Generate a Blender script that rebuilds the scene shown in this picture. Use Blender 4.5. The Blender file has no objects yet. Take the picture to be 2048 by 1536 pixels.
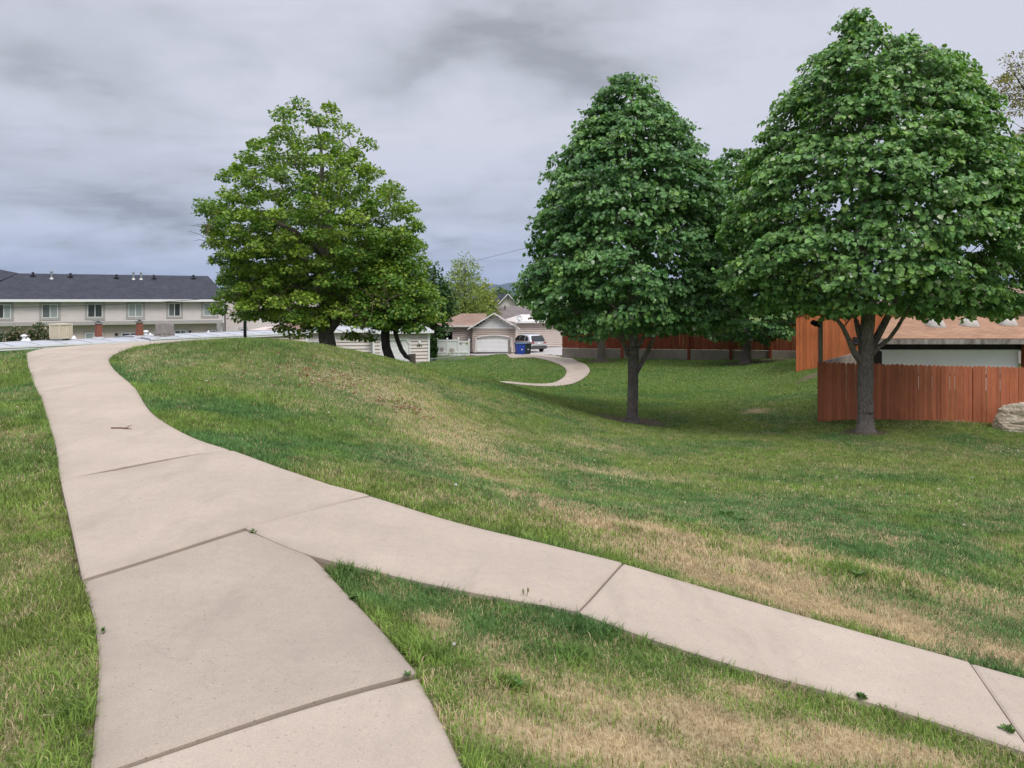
import bpy, bmesh, math, random
import numpy as np
from mathutils import Vector, Matrix
random.seed(7); RNG = np.random.default_rng(7)
SC = bpy.context.scene
COL = SC.collection
# ------------------------------------------------------------------ camera model (2048 x 1536 px, focal 1420 px)
F = 1420.0; EYE = 1.6; HZ = 600.0          # level camera, horizon on picture line 600 (lens shift)
def ray(px, py):
    return (px-1024.0)/F, (HZ-py)/F
def P(px, py, Y):
    a, s = ray(px, py)
    return Vector((a*Y, Y, EYE+s*Y))
def flat(px, py, k=1.0):
    a, s = ray(px, py)
    Y = -EYE/s*k
    return Vector((a*Y, Y, EYE+s*Y))
# ------------------------------------------------------------------ numpy noise
def _hash(ix, iy, seed):
    h = (ix.astype(np.int64)*374761393 + iy.astype(np.int64)*668265263 + seed*1442695041) & 0x7fffffff
    h = ((h ^ (h >> 13))*1274126177) & 0x7fffffff
    return ((h ^ (h >> 16)) & 0xffff)/65535.0
def vnoise(x, y, seed=0):
    x = np.asarray(x, float); y = np.asarray(y, float)
    ix = np.floor(x); iy = np.floor(y); fx = x-ix; fy = y-iy
    fx = fx*fx*(3-2*fx); fy = fy*fy*(3-2*fy)
    a = _hash(ix, iy, seed); b = _hash(ix+1, iy, seed); c = _hash(ix, iy+1, seed); d = _hash(ix+1, iy+1, seed)
    return (a*(1-fx)+b*fx)*(1-fy)+(c*(1-fx)+d*fx)*fy
def fbm(x, y, seed=0, o=4):
    r = 0; a = .5; t = 0
    for i in range(o):
        r = r+a*vnoise(x*2**i, y*2**i, seed+i*17); t += a; a *= .5
    return r/t
def sstep(a, b, x):
    t = np.clip((x-a)/(b-a), 0, 1)
    return t*t*(3-2*t)
# ------------------------------------------------------------------ terrain: thin-plate surface through surveyed points
CP = []
def cz(x, y, z): CP.append((x, y, z))
def cp(px, py, Y): CP.append(tuple(P(px, py, Y)))
def ck(px, py, k): CP.append(tuple(flat(px, py, k)))
for x, y, z in ((-6, -4, .05), (0, -4, .0), (6, -4, -.9), (-5, 0, .08), (0, 0, 0), (5, 0, -.95), (-1.3, 2.3, 0), (-.4, 2.4, 0), (-2.4, 3.0, .02), (12, 0, -1.7), (-14, 0, .1),
                (-12, 8, .15), (-14, 16, .05), (14, 8, -1.7), (22, 14, -2.2)): cz(x, y, z)
for a in ((165, 1170, 1), (490, 1065, 1), (0, 1300, .99), (0, 1000, .98), (120, 965, .98), (460, 905, .955), (640, 1122, 1.045), (740, 1000, 1.03), (1160, 1228, 1.17), (1245, 1135, 1.17),
          (1500, 1350, 1.24), (1700, 1260, 1.28), (2048, 1365, 1.36), (2048, 1505, 1.34), (850, 1172, 1.09), (900, 1050, 1.09), (1400, 1480, 1.17), (1000, 1400, 1.06)): ck(*a)
for a in ((80, 795, 10.2), (270, 779, 10.6), (63, 758, 12.4), (228, 743, 12.9), (0, 722, 14), (-200, 735, 13.5), (55, 703, 15.8), (180, 692, 16.8), (290, 687, 17.6), (400, 683, 17.4), (500, 681, 17.2), (580, 685, 18.0), (640, 692, 18.8),
          (720, 706, 20.4), (800, 723, 22.2), (870, 742, 24.5), (950, 753, 27), (640, 780, 13), (450, 790, 11.2), (700, 900, 8.8), (850, 830, 13.5), (1000, 960, 9.2), (1000, 830, 16.5),
          (1150, 900, 14.5), (1265, 845, 24), (1100, 800, 25), (1730, 865, 19.3), (1640, 843, 21.8), (2048, 850, 21.4), (2100, 850, 21.4), (1500, 1000, 10), (1500, 900, 16.2), (2048, 980, 11.2), (1900, 890, 17),
          (1000, 768, 38), (1110, 771, 37), (1178, 742, 44), (1130, 717, 54), (1050, 711, 62), (980, 711, 52), (1095, 745, 45.5), (900, 722, 48), (985, 740, 46), (868, 729, 49), (860, 730, 56),
          (1125, 718, 56), (1400, 719.5, 51), (1590, 716, 47), (1400, 790, 33), (1560, 775, 35), (1592, 743, 36), (1637, 751, 33.5), (1605, 800, 26), (1250, 760, 40), (1490, 727, 45), (1203, 722, 49)): cp(*a)
for x, y, z in ((-7.2, 27, -.7), (-4.6, 28, -1.3), (-2.5, 31, -2.6), (-10, 24, -.2), (-9, 34, -2.6), (-16, 22, -.7), (-16, 28, -2.0), (-24, 22, -1.2), (-25, 30, -2.6), (-20, 37, -3.3), (-12, 44, -3.5), (-32, 36, -3.3), (-40, 20, -1.5),
                (-5, 50, -3.5), (-8, 62, -3.6), (-2, 66, -3.6), (4, 72, -3.6), (-28, 58, -3.5), (-45, 48, -3.5), (12, 68, -3.0), (25, 60, -2.6), (30, 40, -2.0), (35, 25, -2.2), (20, 30, -1.7), (15, 26, -1.8),
                (-2, 60, -3.35), (-30, 80, -3.6), (0, 85, -3.6), (30, 85, -3.2), (55, 40, -2.5), (-60, 40, -3.4), (-60, 10, -1), (50, 0, -2.6)): cz(x, y, z)
CPA = np.array(CP)
def _tps(d2): return np.where(d2 > 0, .5*d2*np.log(np.maximum(d2, 1e-12)), 0)
_n = len(CPA)
_K = _tps(((CPA[:, None, :2]-CPA[None, :, :2])**2).sum(-1))+np.eye(_n)*0.35
_Q = np.c_[np.ones(_n), CPA[:, :2]]
_W = np.linalg.solve(np.block([[_K, _Q], [_Q.T, np.zeros((3, 3))]]), np.r_[CPA[:, 2], 0, 0, 0])
def tps(x, y):
    x = np.asarray(x, float).ravel(); y = np.asarray(y, float).ravel(); out = np.empty(len(x))
    for i in range(0, len(x), 20000):
        xs, ys = x[i:i+20000], y[i:i+20000]
        d2 = (xs[:, None]-CPA[None, :, 0])**2+(ys[:, None]-CPA[None, :, 1])**2
        out[i:i+20000] = _tps(d2)@_W[:_n]+_W[_n]+_W[_n+1]*xs+_W[_n+2]*ys
    w = sstep(62, 95, np.hypot(x, y-15))
    out = np.clip(out, -3.9, 1.2)
    return out*(1-w)+(-3.6)*w
def axis(a, b, segs):
    # non uniform axis: list of (limit, step)
    v = [a]; 
    while v[-1] < b:
        m = next((s for l, s in segs if v[-1] < l), segs[-1][1])
        v.append(v[-1]+m)
    return np.array(v)
GX = axis(-110, 110, ((-60, 5), (-35, 1.2), (-12, .5), (-6, .2), (6, .12), (10, .2), (24, .4), (40, .8), (60, 1.5), (110, 5)))
GY = axis(-30, 125, ((-6, 2), (0, .4), (10, .1), (20, .16), (32, .3), (62, .45), (75, 1), (125, 5)))
_gx, _gy = np.meshgrid(GX, GY)
GZ = tps(_gx, _gy).reshape(_gx.shape)
# small unevenness of the turf
def gz(x, y):
    x = np.asarray(x, float); y = np.asarray(y, float)
    i = np.clip(np.searchsorted(GX, x)-1, 0, len(GX)-2); j = np.clip(np.searchsorted(GY, y)-1, 0, len(GY)-2)
    u = np.clip((x-GX[i])/(GX[i+1]-GX[i]), 0, 1); v = np.clip((y-GY[j])/(GY[j+1]-GY[j]), 0, 1)
    return (GZ[j, i]*(1-u)+GZ[j, i+1]*u)*(1-v)+(GZ[j+1, i]*(1-u)+GZ[j+1, i+1]*u)*v
def hit(px, py, y0=1.2, y1=90):
    a, s = ray(px, py)
    Y = np.geomspace(y0, y1, 3000)
    d = EYE+s*Y-gz(a*Y, Y)
    k = np.argmax(d < 0)
    if d[k] >= 0: k = int(np.argmin(d))          # grazing ray: closest approach
    return Vector((a*Y[k], Y[k], float(gz(a*Y[k], Y[k]))))
def G(x, y, dz=0): return Vector((x, y, float(gz(x, y))+dz))
# ------------------------------------------------------------------ scene helpers
def tag(o, label=None, cat=None, group=None, kind=None):
    if label: o['label'] = label
    if cat: o['category'] = cat
    if group: o['group'] = group
    if kind: o['kind'] = kind
    return o
def thing(name, label, cat, loc, group=None):
    o = bpy.data.objects.new(name, None); COL.objects.link(o); o.location = loc; o.empty_display_size = .2
    return tag(o, label, cat, group)
def wloc(o):
    v = Vector((0, 0, 0))
    while o is not None: v += o.location; o = o.parent
    return v
def link(name, me, mat, parent=None, loc=None):
    o = bpy.data.objects.new(name, me); COL.objects.link(o)
    if mat:
        for m in (mat if isinstance(mat, (list, tuple)) else [mat]): me.materials.append(m)
    if parent is not None: o.parent = parent
    if loc is not None: o.location = loc
    return o
def npmesh(name, verts, loops, starts, smooth=False):
    me = bpy.data.meshes.new(name)
    me.vertices.add(len(verts)); me.vertices.foreach_set('co', np.ascontiguousarray(verts, np.float32).ravel())
    me.loops.add(len(loops)); me.loops.foreach_set('vertex_index', np.ascontiguousarray(loops, np.int32))
    me.polygons.add(len(starts)); me.polygons.foreach_set('loop_start', np.ascontiguousarray(starts, np.int32))
    if smooth: me.polygons.foreach_set('use_smooth', np.ones(len(starts), bool))
    me.update(calc_edges=True)
    return me
class MB:
    """collects faces in world space, builds ONE mesh object (verts shifted into the parent's space)"""
    def __init__(s, M=None): s.v = []; s.f = []; s.mi = []; s.cur = 0; s.M = M
    def add(s, vs, fs):
        n = len(s.v)
        for p in vs:
            p = Vector(p)
            s.v.append(s.M@p if s.M is not None else p)
        for f in fs: s.f.append([n+i for i in f]); s.mi.append(s.cur)
    def quad(s, a, b, c, d): s.add((a, b, c, d), ((0, 1, 2, 3),))
    def poly(s, pts): s.add(pts, (tuple(range(len(pts))),))
    def box(s, c, size, rz=0, R=None):
        c = Vector(c); hx, hy, hz = [q/2 for q in size]
        R = R or Matrix.Rotation(rz, 3, 'Z')
        vs = [c+R@Vector((x*hx, y*hy, z*hz)) for z in (-1, 1) for x, y in ((-1, -1), (1, -1), (1, 1), (-1, 1))]
        s.add(vs, ((3, 2, 1, 0), (4, 5, 6, 7), (0, 1, 5, 4), (1, 2, 6, 5), (2, 3, 7, 6), (3, 0, 4, 7)))
    def bar(s, a, b, w, t, up=(0, 0, 1)):
        a, b = Vector(a), Vector(b); d = (b-a).normalized(); up = Vector(up)
        sx = d.cross(up); sx = sx.normalized() if sx.length > 1e-6 else Vector((1, 0, 0)); uz = sx.cross(d)
        vs = [p+sx*(x*w/2)+uz*(z*t/2) for p in (a, b) for x, z in ((-1, -1), (1, -1), (1, 1), (-1, 1))]
        s.add(vs, ((0, 1, 2, 3), (7, 6, 5, 4), (4, 5, 1, 0), (5, 6, 2, 1), (6, 7, 3, 2), (7, 4, 0, 3)))
    def prism(s, pts, off):
        """polygon pts (outward normal = -off direction or any), extruded by vector off"""
        n = len(pts); off = Vector(off); pts = [Vector(p) for p in pts]
        vs = pts+[p+off for p in pts]
        nm = Vector((0, 0, 0))
        for i in range(n): nm += pts[i].cross(pts[(i+1) % n])
        flip = nm.dot(off) > 0
        fs = [tuple(range(n)), tuple(range(2*n-1, n-1, -1))]+[(i, i+n, (i+1) % n+n, (i+1) % n) for i in range(n)]
        if flip: fs = [tuple(reversed(f)) for f in fs]
        s.add(vs, fs)
    def tube(s, pts, r, n=8, cap=True):
        pts = [Vector(p) for p in pts]
        rs = r if isinstance(r, (list, tuple)) else [r]*len(pts)
        base = len(s.v); ref = Vector((.3, .9, .2)).normalized(); vs = []
        for i, p in enumerate(pts):
            d = (pts[min(i+1, len(pts)-1)]-pts[max(i-1, 0)]).normalized()
            if abs(d.dot(ref)) > .95: ref = Vector((1, .1, .1)).normalized()
            u = (ref-d*d.dot(ref)).normalized(); w = d.cross(u); ref = u
            for k in range(n):
                a = 2*math.pi*k/n
                vs.append(p+(u*math.cos(a)+w*math.sin(a))*rs[i])
        fs = []
        for i in range(len(pts)-1):
            for k in range(n):
                k2 = (k+1) % n
                fs.append((i*n+k, i*n+k2, (i+1)*n+k2, (i+1)*n+k))
        if cap: fs.append(tuple(range(n-1, -1, -1))); fs.append(tuple(range((len(pts)-1)*n, len(pts)*n)))
        s.add(vs, fs)
    def lathe(s, c, prof, n=16, R=None):
        c = Vector(c); vs = []; fs = []
        for r, z in prof:
            for k in range(n):
                a = 2*math.pi*k/n; p = Vector((r*math.cos(a), r*math.sin(a), z))
                vs.append(c+(R@p if R else p))
        m = len(prof)
        for i in range(m-1):
            for k in range(n): fs.append((i*n+k, i*n+(k+1) % n, (i+1)*n+(k+1) % n, (i+1)*n+k))
        fs.append(tuple(range(n-1, -1, -1))); fs.append(tuple(range((m-1)*n, m*n)))
        s.add(vs, fs)
    def build(s, name, mat, parent=None, smooth=False, bevel=0):
        off = wloc(parent) if parent is not None else Vector((0, 0, 0))
        me = bpy.data.meshes.new(name)
        me.from_pydata([tuple(p-off) for p in s.v], [], s.f)
        if isinstance(mat, (list, tuple)):
            me.polygons.foreach_set('material_index', np.array(s.mi, np.int32))
        if smooth: me.polygons.foreach_set('use_smooth', np.ones(len(me.polygons), bool))
        me.update()
        o = link(name, me, mat, parent)
        if bevel:
            b = o.modifiers.new('Bevel', 'BEVEL'); b.width = bevel; b.segments = 2; b.limit_method = 'ANGLE'
        return o
# ------------------------------------------------------------------ materials
def L(h):
    """sRGB hex or 0-255 tuple -> linear"""
    if isinstance(h, str): h = tuple(int(h[i:i+2], 16) for i in (0, 2, 4))
    return tuple(((c/255/12.92) if c/255 <= .04045 else ((c/255+.055)/1.055)**2.4) for c in h)
def newmat(name):
    m = bpy.data.materials.new(name); m.use_nodes = True
    nt = m.node_tree; nt.nodes.clear()
    out = nt.nodes.new('ShaderNodeOutputMaterial'); b = nt.nodes.new('ShaderNodeBsdfPrincipled')
    nt.links.new(b.outputs[0], out.inputs[0])
    return m, nt, b, out
def N(nt, t, **kw):
    n = nt.nodes.new(t)
    for k, v in kw.items():
        if k in ('operation', 'blend_type', 'data_type', 'attribute_name', 'attribute_type', 'feature', 'distance', 'interpolation_type', 'vector_type', 'mode', 'sky_type', 'wave_type', 'bands_direction', 'wave_profile', 'offset', 'noise_dimensions', 'clamp'): setattr(n, k, v)
        elif isinstance(k, str) and k.startswith('i'): n.inputs[int(k[1:])].default_value = v
        else: setattr(n, k, v)
    return n
def mixc(nt, fac, a, b, mode='MIX'):
    m = nt.nodes.new('ShaderNodeMix'); m.data_type = 'RGBA'; m.blend_type = mode
    for sock, val in ((m.inputs[0], fac), (m.inputs[6], a), (m.inputs[7], b)):
        if hasattr(val, 'is_linked') or hasattr(val, 'links'): nt.links.new(val, sock)
        else: sock.default_value = val if not isinstance(val, tuple) else (tuple(val)+(1,))[:4]
    return m.outputs[2]
def ramp(nt, fac, stops):
    r = nt.nodes.new('ShaderNodeValToRGB'); e = r.color_ramp.elements
    while len(e) < len(stops): e.new(.5)
    for q, (p, c) in zip(e, stops): q.position = p; q.color = (c if isinstance(c, tuple) else (c, c, c))[:3]+(1,)
    nt.links.new(fac, r.inputs[0]); return r.outputs[0]
def noise(nt, vec, scale, detail=4, rough=.55):
    n = nt.nodes.new('ShaderNodeTexNoise'); n.inputs['Scale'].default_value = scale; n.inputs['Detail'].default_value = detail; n.inputs['Roughness'].default_value = rough
    if vec is not None: nt.links.new(vec, n.inputs['Vector'])
    return n.outputs['Fac']
def pos(nt): return nt.nodes.new('ShaderNodeNewGeometry').outputs['Position']
def mapv(nt, vec, scale=(1, 1, 1), rot=(0, 0, 0)):
    m = nt.nodes.new('ShaderNodeMapping'); m.inputs['Scale'].default_value = scale; m.inputs['Rotation'].default_value = rot
    nt.links.new(vec, m.inputs['Vector']); return m.outputs[0]
def bump(nt, b, h, strength=.3, dist=.02):
    n = nt.nodes.new('ShaderNodeBump'); n.inputs['Strength'].default_value = strength; n.inputs['Distance'].default_value = dist
    nt.links.new(h, n.inputs['Height']); nt.links.new(n.outputs[0], b.inputs['Normal'])
def plain(name, c, rough=.6, var=.12, scale=3, stretch=(1, 1, 1), bumpv=0, bscale=60, metal=0, spec=.4, c2=None):
    m, nt, b, out = newmat(name)
    p = mapv(nt, pos(nt), stretch)
    f = noise(nt, p, scale, 5)
    f2 = ramp(nt, f, ((.3, 0.0), (.7, 1.0)))
    lo = c2 if c2 else tuple(q*(1-var) for q in c)
    hi = c if c2 else tuple(min(1, q*(1+var*.6)) for q in c)
    nt.links.new(mixc(nt, f2, lo, hi), b.inputs['Base Color'])
    b.inputs['Roughness'].default_value = rough; b.inputs['Metallic'].default_value = metal
    b.inputs['Specular IOR Level'].default_value = spec
    if bumpv: bump(nt, b, noise(nt, p, bscale, 3), bumpv, .01)
    return m
# ================================================================== PATHS (ribbons between a left and a right edge, slabs with real joints)
def chain(px, y0=1.2, y1=90): return [hit(x, y, y0, y1) for x, y in px]
def resample(pts, n):
    pts = [np.array(p[:2]) for p in pts]
    d = np.r_[0, np.cumsum([np.linalg.norm(b-a) for a, b in zip(pts, pts[1:])])]
    t = np.linspace(0, d[-1], n); a = np.array(pts)
    return np.c_[np.interp(t, d, a[:, 0]), np.interp(t, d, a[:, 1])]
def smooth_chain(pts, n):
    # Catmull-Rom through the points, then even resampling
    p = [np.array(q[:2]) for q in pts]; p = [2*p[0]-p[1]]+p+[2*p[-1]-p[-2]]; out = []
    for i in range(1, len(p)-2):
        for t in np.linspace(0, 1, 12, endpoint=False):
            out.append(.5*((2*p[i])+(-p[i-1]+p[i+1])*t+(2*p[i-1]-5*p[i]+4*p[i+1]-p[i+2])*t*t+(-p[i-1]+3*p[i]-3*p[i+1]+p[i+2])*t**3))
    out.append(p[-2]); return resample(out, n)
SLABS = []     # (left Nx2, right Nx2, dz at near/far, tint)
def slab(lp, rp, n=14, tint=0., dz=.03, sm=True):
    l = smooth_chain(lp, n) if sm and len(lp) > 2 else resample(lp, n)
    r = smooth_chain(rp, n) if sm and len(rp) > 2 else resample(rp, n)
    SLABS.append((l, r, dz, tint))
f_ = lambda x, y: flat(x, y)
J0 = hit(270, 1536), hit(835, 1355)
slab([flat(178, 1570), flat(176, 1900), Vector((-1.62, -1.5, 0))], [hit(837, 1358.5), hit(925, 1540), flat(1010, 1800), Vector((.1, -1.5, 0))], 22, .08, .012)
slab(chain([(166, 1171), (187, 1240), (198, 1330), (190, 1450), (180, 1562)]), chain([(491, 1066), (575, 1096), (626, 1122), (684, 1183), (762, 1266), (834, 1353)]), 20, -.10, .024)
slab(chain([(121, 966), (133, 1020), (146, 1090), (165, 1169)]), chain([(459, 906), (540, 942), (650, 977), (741, 1000)]), 2, .04, .05)      # replaced below
SLABS.pop()
# junction slab: near edge runs from (165,1169) through (490,1064) to (741,1001)
slab(chain([(165, 1169), (330, 1117), (490, 1064.6), (620, 1030.6), (741, 1000.7)]), chain([(121, 966), (240, 947), (340, 927), (460, 906), (560, 944), (660, 979), (738, 999.5)]), 26, .03, .040, False)
slab(chain([(490.8, 1065.4), (560, 1097), (642, 1126), (850, 1176), (1000, 1205), (1155, 1233)]), chain([(741.6, 1001), (900, 1050), (1080, 1094), (1244, 1135)]), 26, .03, .040)
slab(chain([(1158, 1234), (1300, 1287), (1500, 1350), (1800, 1433), (2065, 1520)]), chain([(1247, 1136), (1500, 1211), (1700, 1268), (1938, 1334)]), 24, .08, .036)
slab(chain([(2069, 1521), (2400, 1610)]), chain([(1942, 1336), (2048, 1366), (2400, 1460)]), 12, .06, .034)
upL = [(120.3, 965.2), (112, 900), (96, 845), (80, 795.2)]; upR = [(459.5, 905.2), (400, 886), (340, 856), (300, 826), (270, 779.3)]
slab(chain(upL), chain(upR), 20, .06, .035)
slab(chain([(79.8, 794.8), (70, 775), (63, 757.6)]), chain([(269.5, 778.9), (252, 763), (230, 743.8)]), 10, .09, .035)
slab(chain([(62.9, 757.3), (57, 740), (54, 722), (53, 709)]), chain([(229.8, 743.5), (221, 732), (218, 722), (226, 713)]), 10, .03, .035)
# over the crest: bends to the right behind the mound
e1, e2 = hit(53, 708.5), hit(227, 712.5)
cl = [e1, G(-10.7, 16.6), G(-10.0, 18.6), G(-9.0, 20.4), G(-8.4, 23), G(-9.2, 27), G(-9.4, 31), G(-8.4, 34.5), G(-5.6, 37)]
cr = [e2, G(-8.3, 15.9), G(-7.6, 17.3), G(-7.0, 19.0), G(-6.8, 22.5), G(-7.9, 26.8), G(-8.1, 30.6), G(-7.2, 33.4), G(-5.0, 35.6)]
slab(cl, cr, 40, .08, .035)
# winding path in the valley
OUT = [(1000, 767), (1060, 772), (1110, 773), (1145, 768), (1170, 755), (1180, 742), (1172, 730), (1150, 720), (1120, 714), (1090, 710), (1040, 707.5)]
INN = [(1000, 763.5), (1060, 768), (1092, 768.5), (1113, 764), (1130, 752), (1132, 740), (1120, 730), (1095, 721), (1070, 716), (1050, 713.3), (1015, 711)]
fo = [G(-5.0, 35.7), G(-3.2, 35.9), G(-2.2, 36.0)]+[hit(x, y, 33, 80) for x, y in OUT]+[G(.9, 69)]
fi = [G(-5.5, 37.0), G(-3.4, 37.2), G(-2.2, 37.4)]+[hit(x, y, 33, 80) for x, y in INN]+[G(-.6, 68.5)]
FO, FI = smooth_chain(fo, 70), smooth_chain(fi, 70)
def inpoly(x, y, poly):
    x = np.asarray(x); y = np.asarray(y); c = np.zeros(x.shape, bool); n = len(poly)
    for i in range(n):
        x1, y1 = poly[i]; x2, y2 = poly[(i+1) % n]
        if y1 == y2: continue
        c ^= ((y1 > y) != (y2 > y)) & (x < (x2-x1)*(y-y1)/(y2-y1)+x1)
    return c
POLYS = [np.r_[l, r[::-1]] for l, r, _, _ in SLABS]+[np.r_[FO, FI[::-1]]]
DRIVE = np.array([tuple(P(1018, 712, 66)[:2]), tuple(P(1140, 711, 60)[:2]), tuple(P(1140, 706, 70)[:2]), (12, 90), (-9, 90), tuple(P(940, 712, 67)[:2])])
POLYS.append(DRIVE)
def onpath(x, y):
    m = np.zeros(np.asarray(x).shape, bool)
    for q in POLYS:
        b = (x > q[:, 0].min()) & (x < q[:, 0].max()) & (y > q[:, 1].min()) & (y < q[:, 1].max())
        if b.any():
            i = np.where(b); m[i] |= inpoly(x[i], y[i], q)
    return m
EDGES = np.vstack([np.r_[l, r] for l, r, _, _ in SLABS]+[FO, FI])
def edgedist(x, y, R=1.0):
    # distance to the nearest slab edge sample, capped at R (bucketed)
    out = np.full(np.shape(x), R); 
    for ex, ey in EDGES_D:
        pass
    return out
# dense edge samples in a coarse grid of distances
_ed = np.vstack([resample(list(e), max(8, int(np.linalg.norm(np.diff(e, axis=0), axis=1).sum()/.06))) for l, r, _, _ in SLABS for e in (l, r)]+[resample(list(FO), 500), resample(list(FI), 500)])
DGX = np.arange(-13, 14, .06); DGY = np.arange(-2, 46, .06)
_dg = np.full((len(DGY), len(DGX)), 1.0)
for ex, ey in _ed:
    i0 = int((ex+13)/.06); j0 = int((ey+2)/.06); r = 9
    if not (r < i0 < len(DGX)-r-1 and r < j0 < len(DGY)-r-1): continue
    xs = DGX[i0-r:i0+r+1]-ex; ys = DGY[j0-r:j0+r+1]-ey
    d = np.hypot(xs[None], ys[:, None]); s_ = _dg[j0-r:j0+r+1, i0-r:i0+r+1]; np.minimum(s_, d, out=s_)
_off = [(.07*math.cos(a), .07*math.sin(a)) for a in np.linspace(0, 2*math.pi, 12, endpoint=False)]
def interior(x, y):
    m = np.ones(len(x), bool)
    for ox, oy in _off: m &= onpath(x+ox, y+oy)
    return m
_mx, _my = np.meshgrid(DGX, DGY); _pm = onpath(_mx, _my)
def _dil(m, n=1):
    for _ in range(n):
        q = m.copy(); q[1:] |= m[:-1]; q[:-1] |= m[1:]; q[:, 1:] |= m[:, :-1]; q[:, :-1] |= m[:, 1:]; m = q
    return m
_cl = ~_dil(~_dil(_pm, 1), 1)
def gapmask(x, y):
    i = np.clip(np.rint((np.asarray(x)+13)/.06).astype(int), 0, len(DGX)-1); j = np.clip(np.rint((np.asarray(y)+2)/.06).astype(int), 0, len(DGY)-1)
    return _cl[j, i] & (np.asarray(x) > -13) & (np.asarray(x) < 14) & (np.asarray(y) < 46)
_free = _ed[~interior(_ed[:, 0], _ed[:, 1])]
def edged(x, y):
    i = np.clip(((np.asarray(x)+13)/.06).astype(int), 0, len(DGX)-1); j = np.clip(((np.asarray(y)+2)/.06).astype(int), 0, len(DGY)-1)
    return _dg[j, i]
EDGE_LEN = len(_ed)
M = {}
def concrete(name, c, dark=False):
    m, nt, b, out = newmat(name)
    p = pos(nt)
    at = N(nt, 'ShaderNodeAttribute', attribute_name='tint')
    big = noise(nt, p, .9, 6, .6); fine = noise(nt, p, 14, 6, .7); grit = noise(nt, p, 160, 2, .6)
    base = mixc(nt, ramp(nt, big, ((.32, 0.), (.68, 1.))), tuple(q*.86 for q in c), tuple(q*1.05 for q in c))
    base = mixc(nt, ramp(nt, fine, ((.35, 0.), (.65, 1.))), mixc(nt, 1, base, (.93, .93, .95), 'MULTIPLY'), base)
    v = N(nt, 'ShaderNodeTexVoronoi'); v.inputs['Scale'].default_value = 34; nt.links.new(p, v.inputs['Vector'])
    sp = ramp(nt, v.outputs['Distance'], ((.12, 1.), (.22, 0.)))
    pick = ramp(nt, noise(nt, p, 19, 1), ((.50, 0.), (.54, 1.)))
    mm = N(nt, 'ShaderNodeMath', operation='MULTIPLY'); nt.links.new(sp, mm.inputs[0]); nt.links.new(pick, mm.inputs[1])
    base = mixc(nt, mm.outputs[0], base, tuple(q*.68 for q in c))
    vc = N(nt, 'ShaderNodeTexVoronoi', feature='DISTANCE_TO_EDGE'); vc.inputs['Scale'].default_value = .42
    wn_ = nt.nodes.new('ShaderNodeTexNoise'); wn_.inputs['Scale'].default_value = 2.2; wn_.inputs['Detail'].default_value = 6; nt.links.new(p, wn_.inputs['Vector'])
    wp = nt.nodes.new('ShaderNodeVectorMath'); wp.operation = 'MULTIPLY_ADD'; nt.links.new(wn_.outputs['Color'], wp.inputs[0]); wp.inputs[1].default_value = (.5, .5, .5); nt.links.new(p, wp.inputs[2]); nt.links.new(wp.outputs[0], vc.inputs['Vector'])
    ck_ = N(nt, 'ShaderNodeMath', operation='MULTIPLY'); nt.links.new(ramp(nt, vc.outputs['Distance'], ((.0, 1.), (.004, 0.))), ck_.inputs[0]); nt.links.new(ramp(nt, noise(nt, p, .8, 2), ((.56, 0.), (.66, .16))), ck_.inputs[1])
    base = mixc(nt, ck_.outputs[0], base, tuple(q*.4 for q in c))
    g = ramp(nt, grit, ((.3, .85), (.7, 1.08)))
    base = mixc(nt, 1., base, g, 'MULTIPLY')
    st = noise(nt, mapv(nt, p, (2.2, .7, 1)), 1.3, 7, .65)
    base = mixc(nt, ramp(nt, st, ((.54, 0.), (.72, .5))), base, tuple(q*.62 for q in c))
    rm = N(nt, 'ShaderNodeAttribute', attribute_name='rim').outputs['Fac']; rn = noise(nt, p, 7, 5, .7)
    rmm = N(nt, 'ShaderNodeMath', operation='MULTIPLY'); nt.links.new(rm, rmm.inputs[0]); nt.links.new(ramp(nt, rn, ((.35, .1), (.7, .75))), rmm.inputs[1])
    base = mixc(nt, rmm.outputs[0], base, tuple(q*.66 for q in c))
    tn = N(nt, 'ShaderNodeMath', operation='ADD'); nt.links.new(at.outputs['Fac'], tn.inputs[0]); tn.inputs[1].default_value = .93
    base = mixc(nt, 1., base, tn.outputs[0], 'MULTIPLY')
    nt.links.new(base, b.inputs['Base Color']); b.inputs['Roughness'].default_value = .9; b.inputs['Specular IOR Level'].default_value = .25
    bump(nt, b, grit, .35, .004)
    return m
M['concrete'] = concrete('path_concrete', (.475, .392, .312))
M['concrete_far'] = concrete('drive_concrete', (.50, .46, .43))
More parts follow.
